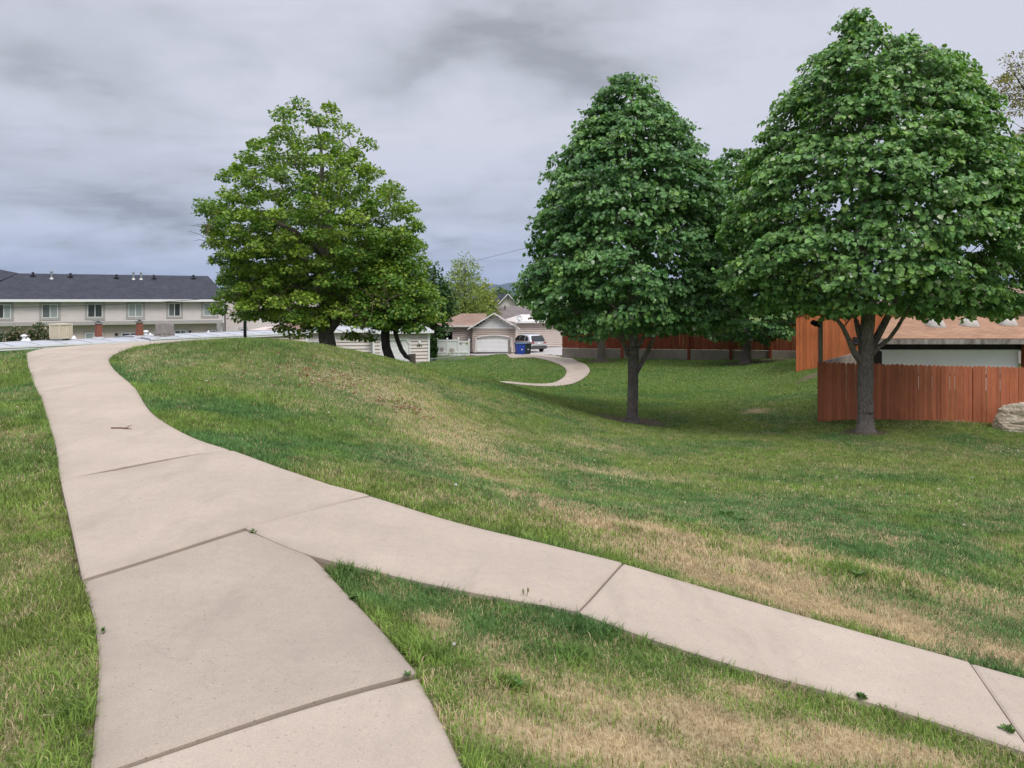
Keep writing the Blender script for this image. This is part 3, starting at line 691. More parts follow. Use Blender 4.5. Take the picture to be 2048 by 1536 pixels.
def linden(name, label, group, base_px, Y, rows, trunk_r, forks, nspray, leaf, seed, per=26, ds=.95, dim=1.0, limbs_px=(), tone=(1, 1, 1)):
    global RNG
    RNG = np.random.default_rng(seed)
    b = P(base_px[0], base_px[1], Y); b.z = float(gz(b.x, b.y))-.05
    t = thing(name, label, 'tree', b, group)
    cr = Crown(rows, Y, ds, seed, .24)
    zt = cr.z[-1]; z0 = P(0, forks[1], Y).z; fx = P(forks[0], forks[1], Y).x
    trunk = [(Vector((b.x, Y, b.z)), trunk_r*1.12), (Vector((b.x+(fx-b.x)*.15, Y, b.z+.25)), trunk_r), (Vector((b.x+(fx-b.x)*.5, Y, (b.z+z0)/2)), trunk_r*.93), (Vector((fx, Y, z0)), trunk_r*.9)]
    ztop = zt-.9; cxm = cr.at(ztop)[0]
    for u in (.15, .3, .45, .6, .75, .9): trunk.append((Vector((fx+(cxm-fx)*u+RNG.normal(0, .05), Y+RNG.normal(0, .05), z0+(ztop-z0)*u)), trunk_r*.8*(1-u)**.8+.015))
    limbs = []
    for ln in limbs_px:
        q = [(P(px, py, Y+off), r) for px, py, off, r in ln]
        limbs.append(q)
    mb = MB(); trunk_tube(mb, trunk, 18, .09, .45)
    for q in limbs: trunk_tube(mb, q, 10, .05)
    tgt, _, _ = cr.sample(int(nspray*.16), .55)
    skeleton(mb, trunk, limbs, tgt, trunk_r, .007, .5, 6, rng=np.random.default_rng(seed+1))
    mb.build('trunk', M['bark'], t, True)
    # ---- sprays of leaves: short drooping twigs, leaves overlapping like shingles
    p1, az1, rf1 = cr.sample(int(nspray*.78), .22); p2, az2, rf2 = cr.sample(int(nspray*.34), .6)
    p = np.r_[p1, p2]; rf_all = np.r_[rf1, rf2]; o = cr.normal(p); n = len(p)
    out_ = (RNG.random(n) < .10)[:, None]; p = p+o*np.where(out_, .08+.18*RNG.random((n, 1)), 0)*min(1.5, Y/24)
    hole = vnoise(p[:, 0]*1.9+p[:, 1]*1.1+seed, p[:, 2]*2.4+p[:, 1]*.7, seed+21)*.6+vnoise(p[:, 0]*3.7-p[:, 1]*2.2, p[:, 2]*4.1, seed+22)*.4
    ok_ = (hole > np.quantile(hole, .16)) | (rf_all < .72); p, o = p[ok_], o[ok_]; n = len(p)
    o = unit(o+RNG.normal(0, .22, o.shape))
    hd = unit(np.c_[o[:, :2], np.full(n, .12)])      # twig direction: outwards
    sl = .34+.30*RNG.random(n)
    k = per; u = RNG.random((n, k)); side = RNG.choice((-1, 1), (n, k))*(.35+.65*RNG.random((n, k)))
    sv = unit(np.cross(hd, np.array([0, 0, 1.0])))
    wid = .26*(1-.45*u)
    base = p[:, None]+hd[:, None]*((u-.55)*sl[:, None]*1.3)[..., None]+sv[:, None]*(side*wid)[..., None]
    base[..., 2] += -.22*u**2-.10*np.abs(side)+RNG.normal(0, .035, (n, k))
    tip = hd[:, None]*.55+sv[:, None]*(side*.75)[..., None]+RNG.normal(0, .42, (n, k, 3)); tip[..., 2] -= .62+.35*RNG.random((n, k))
    nr = o[:, None]*.75+np.array([0, 0, .62])+RNG.normal(0, .46, (n, k, 3))
    sz = leaf*(.5+.75*RNG.random((n, k)))
    # leaf colours: each spray has its own age tone; a few leaves show the pale underside
    tone_s = RNG.random((n, 1, 1)); yl = (RNG.random((n, 1, 1)) < .07)
    g = np.array([.060, .150, .052])*(1-tone_s)+np.array([.118, .235, .078])*tone_s
    g = np.where(yl, np.array([.135, .245, .07]), g)
    jit = .75+.5*RNG.random((n, k, 1)); c = g*jit
    young = (u > .72)[..., None]; c = np.where(young, c*np.array([1.35, 1.28, 1.1]), c)
    pale = (RNG.random((n, k, 1)) < .035); c = np.where(pale, np.array([.32, .39, .27]), c)
    c = c*1.18*dim*np.array(tone)
    f = lambda a: a.reshape(-1, a.shape[-1])
    me = leaves_mesh('crown', f(base)-np.array(b), f(tip), f(nr), sz.ravel(), f(c), 'heart', .16)
    link('crown', me, M['leaf'], t)
    return t
LG = 'linden trees on the lawn'
mid_rows = [(143, 1252, 1272), (155, 1236, 1292), (172, 1222, 1300), (200, 1192, 1318), (240, 1168, 1362), (280, 1142, 1388), (320, 1118, 1412), (360, 1098, 1424), (400, 1082, 1430), (450, 1076, 1444), (500, 1062, 1452), (540, 1048, 1460), (580, 1046, 1462), (600, 1056, 1466), (620, 1066, 1464), (634, 1095, 1460), (646, 1180, 1440), (652, 1240, 1400)]
linden('linden_tree', 'dense egg-shaped green tree standing alone mid lawn with a side limb low on its trunk', LG, (1265, 846), 24, mid_rows, .19, (1267, 690), 2600, .130, 101, 30,
       limbs_px=([(1268, 752, 0, .10), (1278, 735, -.05, .085), (1294, 706, -.1, .075), (1309, 672, -.15, .06), (1318, 640, -.2, .05), (1335, 590, -.3, .035)], [(1264, 706, 0, .09), (1278, 690, -.2, .075), (1291, 668, -.3, .06), (1302, 645, -.5, .05), (1330, 600, -.8, .03)], [(1257, 710, 0, .085), (1248, 688, -.1, .07), (1240, 660, -.2, .055), (1222, 620, -.3, .035)]))
rt_rows = [(12, 1704, 1722), (40, 1682, 1742), (66, 1684, 1758), (76, 1676, 1790), (92, 1662, 1835), (112, 1640, 1880), (132, 1628, 1912), (170, 1592, 1930), (200, 1580, 1950), (240, 1562, 1982), (280, 1546, 2006), (310, 1506, 2024), (350, 1496, 2040), (400, 1490, 2048), (450, 1476, 2050), (500, 1468, 2050), (530, 1470, 2046), (560, 1480, 2040), (582, 1500, 2032), (597, 1510, 2030), (609, 1560, 2020), (615, 1640, 1990)]
linden('linden_tree', 'biggest broad green tree in front of the red plank fence, trunk forking below the leaves', LG, (1730, 866), 19.3, rt_rows, .205, (1731, 690), 3000, .122, 202, 30, tone=(1.25, 1.15, 1.05), ds=.8,
       limbs_px=([(1722, 722, 0, .11), (1709, 706, -.1, .085), (1696, 676, -.2, .065), (1686, 655, -.25, .055), (1672, 636, -.3, .045), (1640, 600, -.5, .03)], [(1737, 700, 0, .12), (1752, 678, .1, .10), (1770, 645, .2, .09), (1786, 612, .3, .075), (1810, 560, .4, .05)],
                 [(1740, 712, 0, .085), (1757, 694, -.1, .06), (1778, 678, -.2, .052), (1795, 655, -.3, .048), (1812, 625, -.5, .04), (1840, 590, -.8, .025)], [(1728, 690, 0, .10), (1718, 665, .1, .08), (1712, 640, .2, .06)]))
rear_rows = [(297, 1462, 1494), (312, 1440, 1520), (335, 1424, 1546), (380, 1410, 1560), (430, 1400, 1572), (500, 1385, 1592), (560, 1378, 1600), (610, 1378, 1600), (645, 1390, 1590), (665, 1412, 1568), (675, 1450, 1530)]
linden('linden_tree', 'far dark green tree half hidden between the two larger ones, before the concrete wall', LG, (1493, 727), 45, rear_rows, .30, (1493, 690), 1300, .24, 303, 18, dim=.9)
rear2 = [(330, 1180, 1225), (380, 1150, 1262), (440, 1122, 1288), (520, 1104, 1306), (600, 1104, 1306), (650, 1122, 1290), (672, 1150, 1262)]
linden('linden_tree', 'pale grey trunk by the winding path, its crown hidden behind the egg-shaped tree', LG, (1203, 723), 49, rear2, .29, (1203, 660), 700, .26, 304, 16, dim=.8)

# ---- the spreading maple on the mound and its leaning neighbour
def clump_tree(name, label, cat, base_v, Y, rows, trunk, limbs, nclump, per, leaf, seed, cols, bark, tr=.3, surf=.75, csize=.42, flat=.55, ds=.9, group=None, shape='maple', lobes=.3, mind=.5, dead=0, extra=None, bf=.35, rtip=.010, wob=.08, crown_name='crown', thin=0.):
    global RNG
    RNG = np.random.default_rng(seed)
    t = thing(name, label, cat, base_v, group)
    sh_ = csize*F/Y*.6; rows = [(p+sh_*.7*(i == 0), min(l+sh_, (l+r)/2-2), max(r-sh_, (l+r)/2+2)) for i, (p, l, r) in enumerate(rows)]
    cr = Crown(rows, Y, ds, seed, lobes)
    c, az, rf = cr.sample(nclump*6, surf)
    if extra is not None: c = np.r_[np.array(extra), c]
    # Poisson thinning leaves real gaps between the clumps
    keep = []; 
    for i in range(len(c)):
        md = mind*(1+thin*float(sstep(.35, .6, (c[i][2]-cr.z[0])/(cr.z[-1]-cr.z[0]))))
        if not keep or (((np.array(c)[keep]-c[i])**2).sum(1) > md*md).all(): keep.append(i)
        if len(keep) >= nclump: break
    c = c[keep]; n = len(c)
    mb = MB(); trunk_tube(mb, trunk, 16, .06, .25)
    for q in limbs: trunk_tube(mb, q, 9, .06)
    skeleton(mb, trunk, limbs, c, tr, rtip, bf, 6, rng=np.random.default_rng(seed+1), wob=wob)
    mb.build('trunk', bark, t, True)
    if dead:
        rr = random.Random(seed)
        pick = RNG.choice(n, dead, False)
        for i in pick:
            td = MB()
            for k in range(16):
                a = Vector(c[i])+Vector((rr.gauss(0, .12), rr.gauss(0, .12)-.25, rr.gauss(0, .1))); d = Vector((rr.gauss(0, 1), rr.gauss(-.3, .5), rr.gauss(-.2, .7))).normalized()
                b_ = a+d*rr.uniform(.35, .8); td.tube([a, (a+b_)/2+Vector((0, 0, .05)), b_], [.014, .01, .005], 3, False)
            td.build('dead_twig_bundle', M['twig'], t)
    o = cr.normal(c); k = per
    g3 = RNG.normal(0, 1, (n, k, 3)); g3 = unit(g3)*(RNG.random((n, k, 1))**.45)
    cs = csize*(.7+.6*RNG.random((n, 1, 1)))
    pos_ = c[:, None]+g3*cs*np.array([1.15, 1.15, flat])+o[:, None]*.05
    pos_[..., 2] -= (np.hypot(g3[..., 0], g3[..., 1])**2)*.10
    out_ = unit(g3+o[:, None]*.5)
    tip = out_*.8+RNG.normal(0, .4, (n, k, 3)); tip[..., 2] -= .25
    nr = np.array([0, 0, .8])+out_*.6+RNG.normal(0, .4, (n, k, 3))
    sz = leaf*(.6+.7*RNG.random((n, k)))
    ts = RNG.random((n, 1, 1)); c0, c1 = np.array(cols[0]), np.array(cols[1])
    top = np.clip(g3[..., 2:3]*.5+.5, 0, 1)
    col = (c0*(1-ts)+c1*ts)*(.72+.56*RNG.random((n, k, 1)))
    if len(cols) > 2:
        col = np.where(RNG.random((n, k, 1)) < cols[3], np.array(cols[2])*(.7+.6*RNG.random((n, k, 1))), col)
    f = lambda a: a.reshape(-1, a.shape[-1])
    me = leaves_mesh(crown_name, f(pos_)-np.array(base_v), f(tip), f(nr), sz.ravel(), f(col), shape, .15)
    link(crown_name, me, M['leaf'], t)
    return t
M['twig'] = plain('dead_twig', (.20, .135, .10), .9, .3, 8)
Y1 = 27.0
def tp(px, py, off=0, Y=Y1):
    return P(px, py, Y+off)
b1 = tp(656, 700); b1.z = float(gz(b1.x, b1.y))-.05
rows1 = [(194, 600, 655), (208, 572, 675), (240, 533, 682), (262, 515, 728), (290, 498, 742), (320, 470, 748), (345, 440, 758), (365, 434, 800), (400, 420, 812), (430, 400, 828), (450, 404, 846), (480, 430, 838), (510, 440, 815), (540, 450, 800), (580, 456, 795), (605, 450, 790), (622, 475, 780), (638, 545, 770), (648, 600, 740)]
tr1 = [(b1, .36), (tp(655, 690), .31), (tp(652, 668), .29), (tp(650, 640), .28), (tp(652, 590), .25), (tp(650, 540), .21), (tp(648, 480), .17), (tp(650, 420), .13), (tp(640, 380), .10), (tp(645, 330), .07), (tp(640, 280), .045), (tp(632, 230), .02)]
lb1 = [[(tp(655, 668), .16), (tp(668, 650, -.2), .15), (tp(690, 610, -.5), .13), (tp(720, 560, -.9), .10), (tp(760, 500, -1.2), .06)], [(tp(650, 515), .14), (tp(625, 490, -.4), .13), (tp(590, 465, -.8), .11), (tp(545, 440, -1.2), .07), (tp(490, 430, -1.5), .04)],
       [(tp(650, 560), .13), (tp(610, 520, .6), .11), (tp(560, 500, 1.0), .08), (tp(500, 490, 1.2), .05), (tp(440, 460, 1.3), .03)], [(tp(648, 470), .12), (tp(675, 440, .3), .10), (tp(720, 420, .6), .08), (tp(775, 400, .8), .05), (tp(805, 380, .9), .03)],
       [(tp(648, 430), .11), (tp(634, 400, -.3), .09), (tp(622, 370, -.5), .07), (tp(590, 330, -.8), .04)], [(tp(650, 450), .10), (tp(672, 400, .2), .085), (tp(695, 350, .3), .06), (tp(705, 300, .4), .04)], [(tp(652, 600), .12), (tp(600, 575, -1.0), .09), (tp(540, 570, -1.6), .06), (tp(470, 590, -1.8), .03)],
       [(tp(650, 560), .12), (tp(690, 540, 1.2), .09), (tp(740, 520, 1.8), .06)], [(tp(652, 620), .12), (tp(640, 590, -1.5), .1), (tp(630, 570, -2.4), .06)]]
ex1 = [tuple(tp(a, b, o)) for a, b, o in ((432, 425, 1.2), (445, 445, 1.0), (455, 432, 1.3), (440, 462, .8), (452, 485, .9), (475, 520, .4), (440, 615, -1.5), (465, 622, -1.6), (490, 628, -1.2), (770, 380, .7), (785, 395, .8), (800, 430, .4), (815, 452, .4), (800, 480, .2), (600, 660, -1), (570, 650, -.6), (700, 670, -.6), (735, 672, -.8), (690, 560, -2.2), (640, 520, -2.3), (600, 590, -2.2), (560, 600, -1.8), (680, 620, -2), (640, 640, -1.9))]
clump_tree('maple_tree', 'tall spreading green tree with thick grey trunk behind the crest of the grassy mound', 'tree', b1, Y1, rows1, tr1, lb1, 520, 190, .105, 41, ((.10, .215, .032), (.235, .36, .05), (.32, .41, .06), .2), M['bark'], .30, .72, .37, .55, .85, shape='maple', dead=12, extra=ex1, mind=.56, thin=.32, lobes=.14)
Y2 = 26.0
t2 = lambda px, py, off=0: tp(px, py, off, Y2)
b2 = t2(782, 724); b2.z = float(gz(b2.x, b2.y))-.05
rows2 = [(468, 770, 812), (490, 745, 838), (520, 728, 852), (560, 712, 862), (600, 700, 872), (625, 702, 874), (640, 720, 868), (648, 760, 850)]
tr2 = [(b2, .20), (t2(778, 712), .165), (t2(772, 695), .155), (t2(770, 670), .16), (t2(773, 650), .17), (t2(776, 620), .14), (t2(782, 570), .09), (t2(790, 510), .03)]
lb2 = [[(t2(830, 722, 0), .05), (t2(812, 713, 0), .085), (t2(803, 700, 0), .085), (t2(795, 680, 0), .08), (t2(788, 655, 0), .075), (t2(784, 635, 0), .075), (t2(790, 600, .2), .06)], [(t2(772, 655, 0), .10), (t2(800, 650, -.3), .07), (t2(835, 640, -.5), .045), (t2(860, 610, -.6), .03)], [(t2(774, 630), .09), (t2(750, 600, -.5), .06), (t2(725, 580, -.8), .03)], [(t2(778, 600), .09), (t2(810, 560, .5), .06), (t2(835, 530, .8), .03)]]
ex2 = [tuple(t2(a, b, o)) for a, b, o in ((730, 640, -.8), (760, 640, -1.4), (800, 620, -1.5), (845, 620, -.8), (820, 650, -.8), (720, 610, -.4), (850, 580, -.6), (780, 560, -1.5))]
clump_tree('leaning_tree', 'smaller tree with dark bent twin stems, downhill of the tall spreading tree', 'tree', b2, Y2, rows2, tr2, lb2, 230, 190, .105, 42, ((.09, .20, .03), (.21, .34, .048), (.30, .38, .055), .15), M['bark_dark'], .16, .8, .42, .55, .85, shape='maple', dead=4, extra=ex2, mind=.46, lobes=.16)
# sawn stump the leaning stem springs from
st = MB(); sp_ = t2(826, 716); sp_.z = float(gz(sp_.x, sp_.y))-.1; top = t2(824, 708)
trunk_tube(st, [(sp_, .12), (Vector((sp_.x, sp_.y, (sp_.z+top.z)/2)), .11), (Vector((top.x, top.y, top.z)), .13)], 12, .12, .1)
tag(st.build('tree_stump', M['bark'], None, True), 'short grey sawn stump at the foot of the leaning dark stem', 'stump')
# ---- locust beyond the right edge, thin brownish foliage
Y3 = 34.0
bl = G(P(2140, 760, Y3).x, Y3, -.05)
rows3 = [(60, 2060, 2160), (95, 2012, 2230), (150, 1990, 2290), (200, 1972, 2310), (260, 1975, 2330), (320, 1985, 2330), (400, 1990, 2320), (500, 2000, 2300), (560, 2030, 2260)]
tl3 = lambda a, b, o=0: tp(a, b, o, Y3)
clump_tree('locust_tree', 'thin brownish tree with sparse yellow-green leaves rising behind the biggest tree', 'tree', bl, Y3, rows3, [(bl, .26), (tl3(2138, 640), .22), (tl3(2135, 500), .18), (tl3(2130, 380), .12), (tl3(2125, 250), .06), (tl3(2120, 150), .03)], [[(tl3(2135, 470), .12), (tl3(2090, 380, -.3), .09), (tl3(2040, 300, -.5), .06), (tl3(1995, 220, -.6), .03)], [(tl3(2132, 330), .1), (tl3(2080, 230, .2), .06), (tl3(2030, 150, .3), .03)], [(tl3(2135, 470), .12), (tl3(2200, 380), .08), (tl3(2260, 300), .04)]],
           330, 90, .15, 43, ((.19, .20, .04), (.32, .31, .06), (.17, .11, .06), .3), M['bark_dark'], .22, .9, .42, .6, .7, shape='long', mind=.5, dead=3)
# ---- trees beyond the houses
BG = 'trees beyond the houses'
def far_tree(label, px, Y, top, bot, l, r, seed, cols, n=170, per=70, leaf=.3, cs=.75, mind=.8, shape='maple', name='garden_tree', lean=0, surf=.7):
    b = P(px, 700, Y); b.z = -3.6 if Y > 62 else float(gz(b.x, Y))-.05
    h = bot-top; w = r-l
    rows = [(top, px+lean-w*.04, px+lean+w*.04), (top+h*.12, l+w*.30, r-w*.30), (top+h*.28, l+w*.14, r-w*.14), (top+h*.5, l+w*.03, r-w*.03), (top+h*.7, l, r), (top+h*.88, l+w*.07, r-w*.07), (bot, l+w*.25, r-w*.25)]
    zt = P(px, top, Y).z; zb = P(px, bot, Y).z
    trn = [(b, .3), (Vector((b.x, Y, (b.z+zb)/2)), .26), (Vector((b.x, Y, zb)), .22), (Vector((b.x, Y, zb+(zt-zb)*.5)), .13), (Vector((b.x, Y, zb+(zt-zb)*.85)), .04)]
    return clump_tree(name, label, 'tree', b, Y, rows, trn, [], n, per, leaf, seed, cols, M['bark_dark'], .2, surf, cs, .6, .9, group=BG, shape=shape, mind=mind, lobes=.45, rtip=.012)
far_tree('dark green tree right behind the leaning tree, above the white garage wing', 866, 63, 520, 668, 832, 906, 51, ((.030, .080, .018), (.055, .12, .024)), 150, 80, .27, .75, .75)
far_tree('tallest pale yellow-green willowy tree behind the brown shingle roof', 930, 82, 508, 660, 872, 986, 52, ((.17, .25, .055), (.29, .36, .08)), 210, 70, .30, .85, .9, 'long')
far_tree('low bright yellow-green tree left of the dark gabled house', 968, 92, 558, 652, 930, 1000, 53, ((.20, .25, .045), (.31, .35, .07)), 120, 60, .32, .85, .9)
far_tree('thin green tree far behind the dark gabled house', 1006, 130, 570, 640, 972, 1044, 54, ((.08, .15, .045), (.13, .20, .06)), 90, 60, .45, 1.2, 1.3)
far_tree('small green tree at the foot of the blue mountain, beside the egg-shaped tree', 1052, 140, 580, 645, 1020, 1092, 55, ((.08, .15, .045), (.13, .20, .06)), 90, 60, .45, 1.2, 1.3)
# ================================================================== BUILDINGS
M['stucco'] = plain('stucco_beige', (.69, .615, .60), .9, .06, 2, bumpv=.2)
M['stucco_low'] = plain('stucco_pink_beige', (.56, .475, .44), .9, .06, 2, bumpv=.2)
M['trim'] = plain('trim_taupe', (.41, .385, .375), .8, .06, 3)
M['white'] = plain('white_paint', (.78, .78, .77), .55, .05, 2)
M['white_roof'] = plain('white_roof_coating', (.43, .44, .455), .55, .10, 1.2, (1, 1, 1), .1, 20)
M['siding'] = plain('siding_beige', (.66, .59, .545), .6, .06, 1.5)
M['siding_pink'] = plain('siding_pink_beige', (.62, .52, .465), .6, .06, 1.5)
M['siding_taupe'] = plain('siding_taupe', (.46, .375, .33), .65, .07, 1.5)
M['siding_grey'] = plain('siding_grey', (.42, .42, .42), .6, .06, 1.5)
M['siding_white'] = plain('siding_white', (.68, .67, .66), .55, .05, 1.5)
M['black'] = plain('black_metal', (.018, .018, .02), .5, .1, 5)
M['dark'] = plain('dark_shade_brown', (.022, .016, .015), .8, .2, 3)  # near-black brown; puts eave and porch shade into the surface colour
M['wood_old'] = plain('weathered_timber', (.36, .33, .30), .9, .25, 6, (1, 1, .3), .3, 40, c2=(.12, .10, .09))
M['brick'] = plain('brick_red', (.24, .085, .055), .9, .25, 14, (1, 1, 2), .3, 50)
M['conc_wall'] = plain('stained_concrete', (.30, .265, .225), .95, .3, 1.1, (1, 1, .6), .3, 30, c2=(.19, .155, .125))
M['galv'] = plain('galvanised_steel', (.38, .38, .38), .45, .1, 6, metal=.6)
M['cloth'] = plain('faded_tarp', (.27, .235, .22), .9, .15, 5)
M['cooler'] = plain('cooler_cream', (.62, .54, .40), .6, .08, 4)
def shingle(name, c, rows=7.0, c2=None):
    m, nt, b, out = newmat(name)
    tc_ = nt.nodes.new('ShaderNodeTexCoord'); uv = tc_.outputs['UV']
    br = N(nt, 'ShaderNodeTexBrick'); nt.links.new(uv, br.inputs['Vector']); br.inputs['Scale'].default_value = 1.0
    br.inputs['Brick Width'].default_value = .33; br.inputs['Row Height'].default_value = 1/rows; br.inputs['Mortar Size'].default_value = .008; br.inputs['Bias'].default_value = .0
    br.inputs['Color1'].default_value = tuple(q*.82 for q in c)+(1,); br.inputs['Color2'].default_value = tuple(q*1.12 for q in c)+(1,); br.inputs['Mortar'].default_value = tuple(q*.5 for q in c)+(1,)
    n1 = noise(nt, pos(nt), .8, 6, .65); n2 = noise(nt, pos(nt), 30, 2)
    cc = mixc(nt, 1., br.outputs['Color'], ramp(nt, n1, ((.3, .82), (.7, 1.12))), 'MULTIPLY')
    cc = mixc(nt, 1., cc, ramp(nt, n2, ((.3, .9), (.7, 1.08))), 'MULTIPLY')
    nt.links.new(cc, b.inputs['Base Color']); b.inputs['Roughness'].default_value = .95; b.inputs['Specular IOR Level'].default_value = .15
    bump(nt, b, br.outputs['Fac'], -.4, .02)
    return m
M['sh_dark'] = shingle('shingle_charcoal', (.060, .064, .078)); M['sh_brown'] = shingle('shingle_brown', (.30, .20, .155)); M['sh_grey'] = shingle('shingle_grey', (.215, .185, .175)); M['sh_tan'] = shingle('shingle_tan', (.37, .215, .135), 6.0)
def glass(name, c, rough=.08):
    m, nt, b, out = newmat(name)
    nt.links.new(mixc(nt, noise(nt, pos(nt), 1.7, 2), tuple(q*.7 for q in c), tuple(q*1.25 for q in c)), b.inputs['Base Color'])
    b.inputs['Roughness'].default_value = rough; b.inputs['Specular IOR Level'].default_value = .6; return m
M['glass'] = glass('window_glass', (.05, .06, .07)); M['glass_pale'] = glass('window_with_blind', (.34, .38, .37), .25); M['glass_mid'] = glass('window_half_blind', (.13, .145, .15), .15)  # panes with blinds only have a paler, rougher base colour
Z = Vector((0, 0, 1))
def uvplane(name, pts, mat, parent, thick=.12):
    """roof slab: polygon pts (first edge = eave) with thickness, UVs in metres along the eave / up the slope"""
    pts = [Vector(p) for p in pts]; n = (pts[1]-pts[0]).cross(pts[-1]-pts[0]).normalized()
    if n.z < 0: n = -n
    mb = MB(); mb.prism(pts, -n*thick); off = wloc(parent)
    me = bpy.data.meshes.new(name); me.from_pydata([tuple(p-off) for p in mb.v], [], mb.f); me.update()
    u = (pts[1]-pts[0]).normalized(); v = n.cross(u); uv = me.uv_layers.new(name='UVMap')
    for lp in me.loops:
        q = mb.v[lp.vertex_index]-pts[0]; uv.data[lp.index].uv = (q.dot(u), q.dot(v))
    return link(name, me, mat, parent)
def roofmesh(name, planes, mat, parent, thick=.12):
    """several slopes as ONE roof mesh with metre UVs"""
    mb = MB(); uvs = []; off = wloc(parent)
    for pts in planes:
        pts = [Vector(p) for p in pts]; n = (pts[1]-pts[0]).cross(pts[-1]-pts[0]).normalized(); n = -n if n.z < 0 else n
        u = (pts[1]-pts[0]).normalized(); v = n.cross(u); a = len(mb.v); mb.prism(pts, -n*thick)
        uvs += [((q-pts[0]).dot(u), (q-pts[0]).dot(v)) for q in mb.v[a:]]
    me = bpy.data.meshes.new(name); me.from_pydata([tuple(p-off) for p in mb.v], [], mb.f); me.update()
    uv = me.uv_layers.new(name='UVMap')
    for lp in me.loops: uv.data[lp.index].uv = uvs[lp.vertex_index]
    return link(name, me, mat, parent)
def siding(mb, a, b, z0, z1, out, course=.20, lip=.06, holes=(), top=None):
    """lap siding from a to b (xy), real overlapping courses; holes = (s0, s1, zlo, zhi) along the wall; top(s) optional upper limit"""
    a = Vector((a[0], a[1], 0)); b = Vector((b[0], b[1], 0)); Ln = (b-a).length; d = (b-a)/Ln; out = Vector((out[0], out[1], 0)).normalized()
    k = 0; z = z0
    while z < z1-1e-4:
        zt = min(z+course, z1); cuts = [(0, Ln)]
        for s0, s1, lo, hi in holes:
            if lo < zt-.02 and hi > z+.02:
                nc = []
                for p, q in cuts:
                    if s1 <= p or s0 >= q: nc.append((p, q))
                    else:
                        if s0 > p: nc.append((p, s0))
                        if s1 < q: nc.append((s1, q))
                cuts = nc
        for p, q in cuts:
            if top:
                # clip to a gable outline
                ss = np.linspace(0, Ln, 400); ok = [s for s in ss if top(s) >= zt and p <= s <= q]
                if not ok: continue
                p, q = ok[0], ok[-1]
            A, B = a+d*p, a+d*q
            gp = min(course*.17, .032); zm = zt-gp
            if zm <= z+.01: zm = zt
            # bevelled board, its drip edge, and the recess under the next board
            mb.add([A+out*lip+Z*z, B+out*lip+Z*z, B+Z*zm, A+Z*zm, A-out*.05+Z*z, B-out*.05+Z*z, B-out*.05+Z*zm, A-out*.05+Z*zm, B-out*.05+Z*zt, A-out*.05+Z*zt], [(0, 1, 2, 3), (4, 5, 1, 0), (3, 2, 6, 7), (7, 6, 8, 9), (0, 3, 7, 4), (1, 5, 6, 2)])
        z = zt
class Wall:
    """vertical wall plane through two plan points; converts picture positions to positions along it"""
    def __init__(s, A, B):
        s.A = Vector((A[0], A[1], 0)); s.B = Vector((B[0], B[1], 0)); s.L = (s.B-s.A).length; s.d = (s.B-s.A)/s.L
        n = Vector((s.d.y, -s.d.x, 0)); s.n = n if n.dot(-s.A) > 0 else -n
    def sz(s, px, py):
        a, sl = ray(px, py)
        # a*Y = Ax+d.x*t ; Y = Ay+d.y*t
        t = (s.A.x-a*s.A.y)/(a*s.d.y-s.d.x); Y = s.A.y+s.d.y*t
        return t, EYE+sl*Y
    def pt(s, t, z, o=0): return s.A+s.d*t+Z*z+s.n*o
def window(W, t0, t1, z0, z1, parent, gl='glass_mid', trim=None, tw=.13, sill=True, mull=True):
    fr = MB(); fw = .055
    def bx(mb, a, b, lo, hi, o0, o1): mb.prism([W.pt(a, lo, o1), W.pt(b, lo, o1), W.pt(b, hi, o1), W.pt(a, hi, o1)], W.n*(o0-o1))
    for a, b, lo, hi in ((t0, t0+fw, z0, z1), (t1-fw, t1, z0, z1), (t0+fw, t1-fw, z0, z0+fw), (t0+fw, t1-fw, z1-fw, z1)): bx(fr, a, b, lo, hi, 0, .06)
    if mull: bx(fr, (t0+t1)/2-.03, (t0+t1)/2+.03, z0+fw, z1-fw, 0, .055)
    w = fr.build('window', M['white'], parent)
    m = (t0+t1)/2
    gls = gl if isinstance(gl, tuple) else (gl, gl)
    for k, (a, b) in enumerate(((t0+fw, m-.03), (m+.03, t1-fw)) if mull else ((t0+fw, t1-fw),)):
        g = MB(); bx(g, a, b, z0+fw, z1-fw, .005, .025); g.build('pane', M[gls[k % 2]], w)
    if trim:
        tr = MB()
        for a, b, lo, hi in ((t0-tw, t0, z0-tw, z1+tw), (t1, t1+tw, z0-tw, z1+tw), (t0, t1, z1, z1+tw), (t0, t1, z0-tw, z0)): bx(tr, a, b, lo, hi, 0, .045)
        tr.build('window_trim', M[trim], w)
    return w
# ---------------------------------------------------------------- long townhouse block (left)
A = P(0, 600, 60); B = P(455, 599, 68); d_ = (B-A); d_.z = 0; d_.normalize(); A0 = Vector((A.x, A.y, 0))-d_*17; B0 = Vector((B.x, B.y, 0))
W = Wall(A0, B0); back = -W.n
zeave = EYE+.04
RIDGE = Wall(W.pt(0, 0, -5.5), W.pt(W.L, 0, -5.5)).sz(416, 556)[0]
th = thing('townhouse', 'long two-storey beige townhouse with charcoal roof and row of upper windows behind the white roofs', 'townhouse', (A0.x, A0.y, -3.6))
mb = MB(); mb.prism([W.pt(0, .35-.95, 0), W.pt(W.L-.35, .35-.95, 0), W.pt(W.L-.35, zeave-.05, 0), W.pt(0, zeave-.05, 0)], back*11)
mb.build('wall', M['stucco'], th)
mb = MB(); mb.prism([W.pt(0, -3.6, -.7), W.pt(W.L-.9, -3.6, -.7), W.pt(W.L-.9, -.6-.002, -.7), W.pt(0, -.6-.002, -.7)], back*10); mb.build('lower_wall', M['stucco_low'], th)
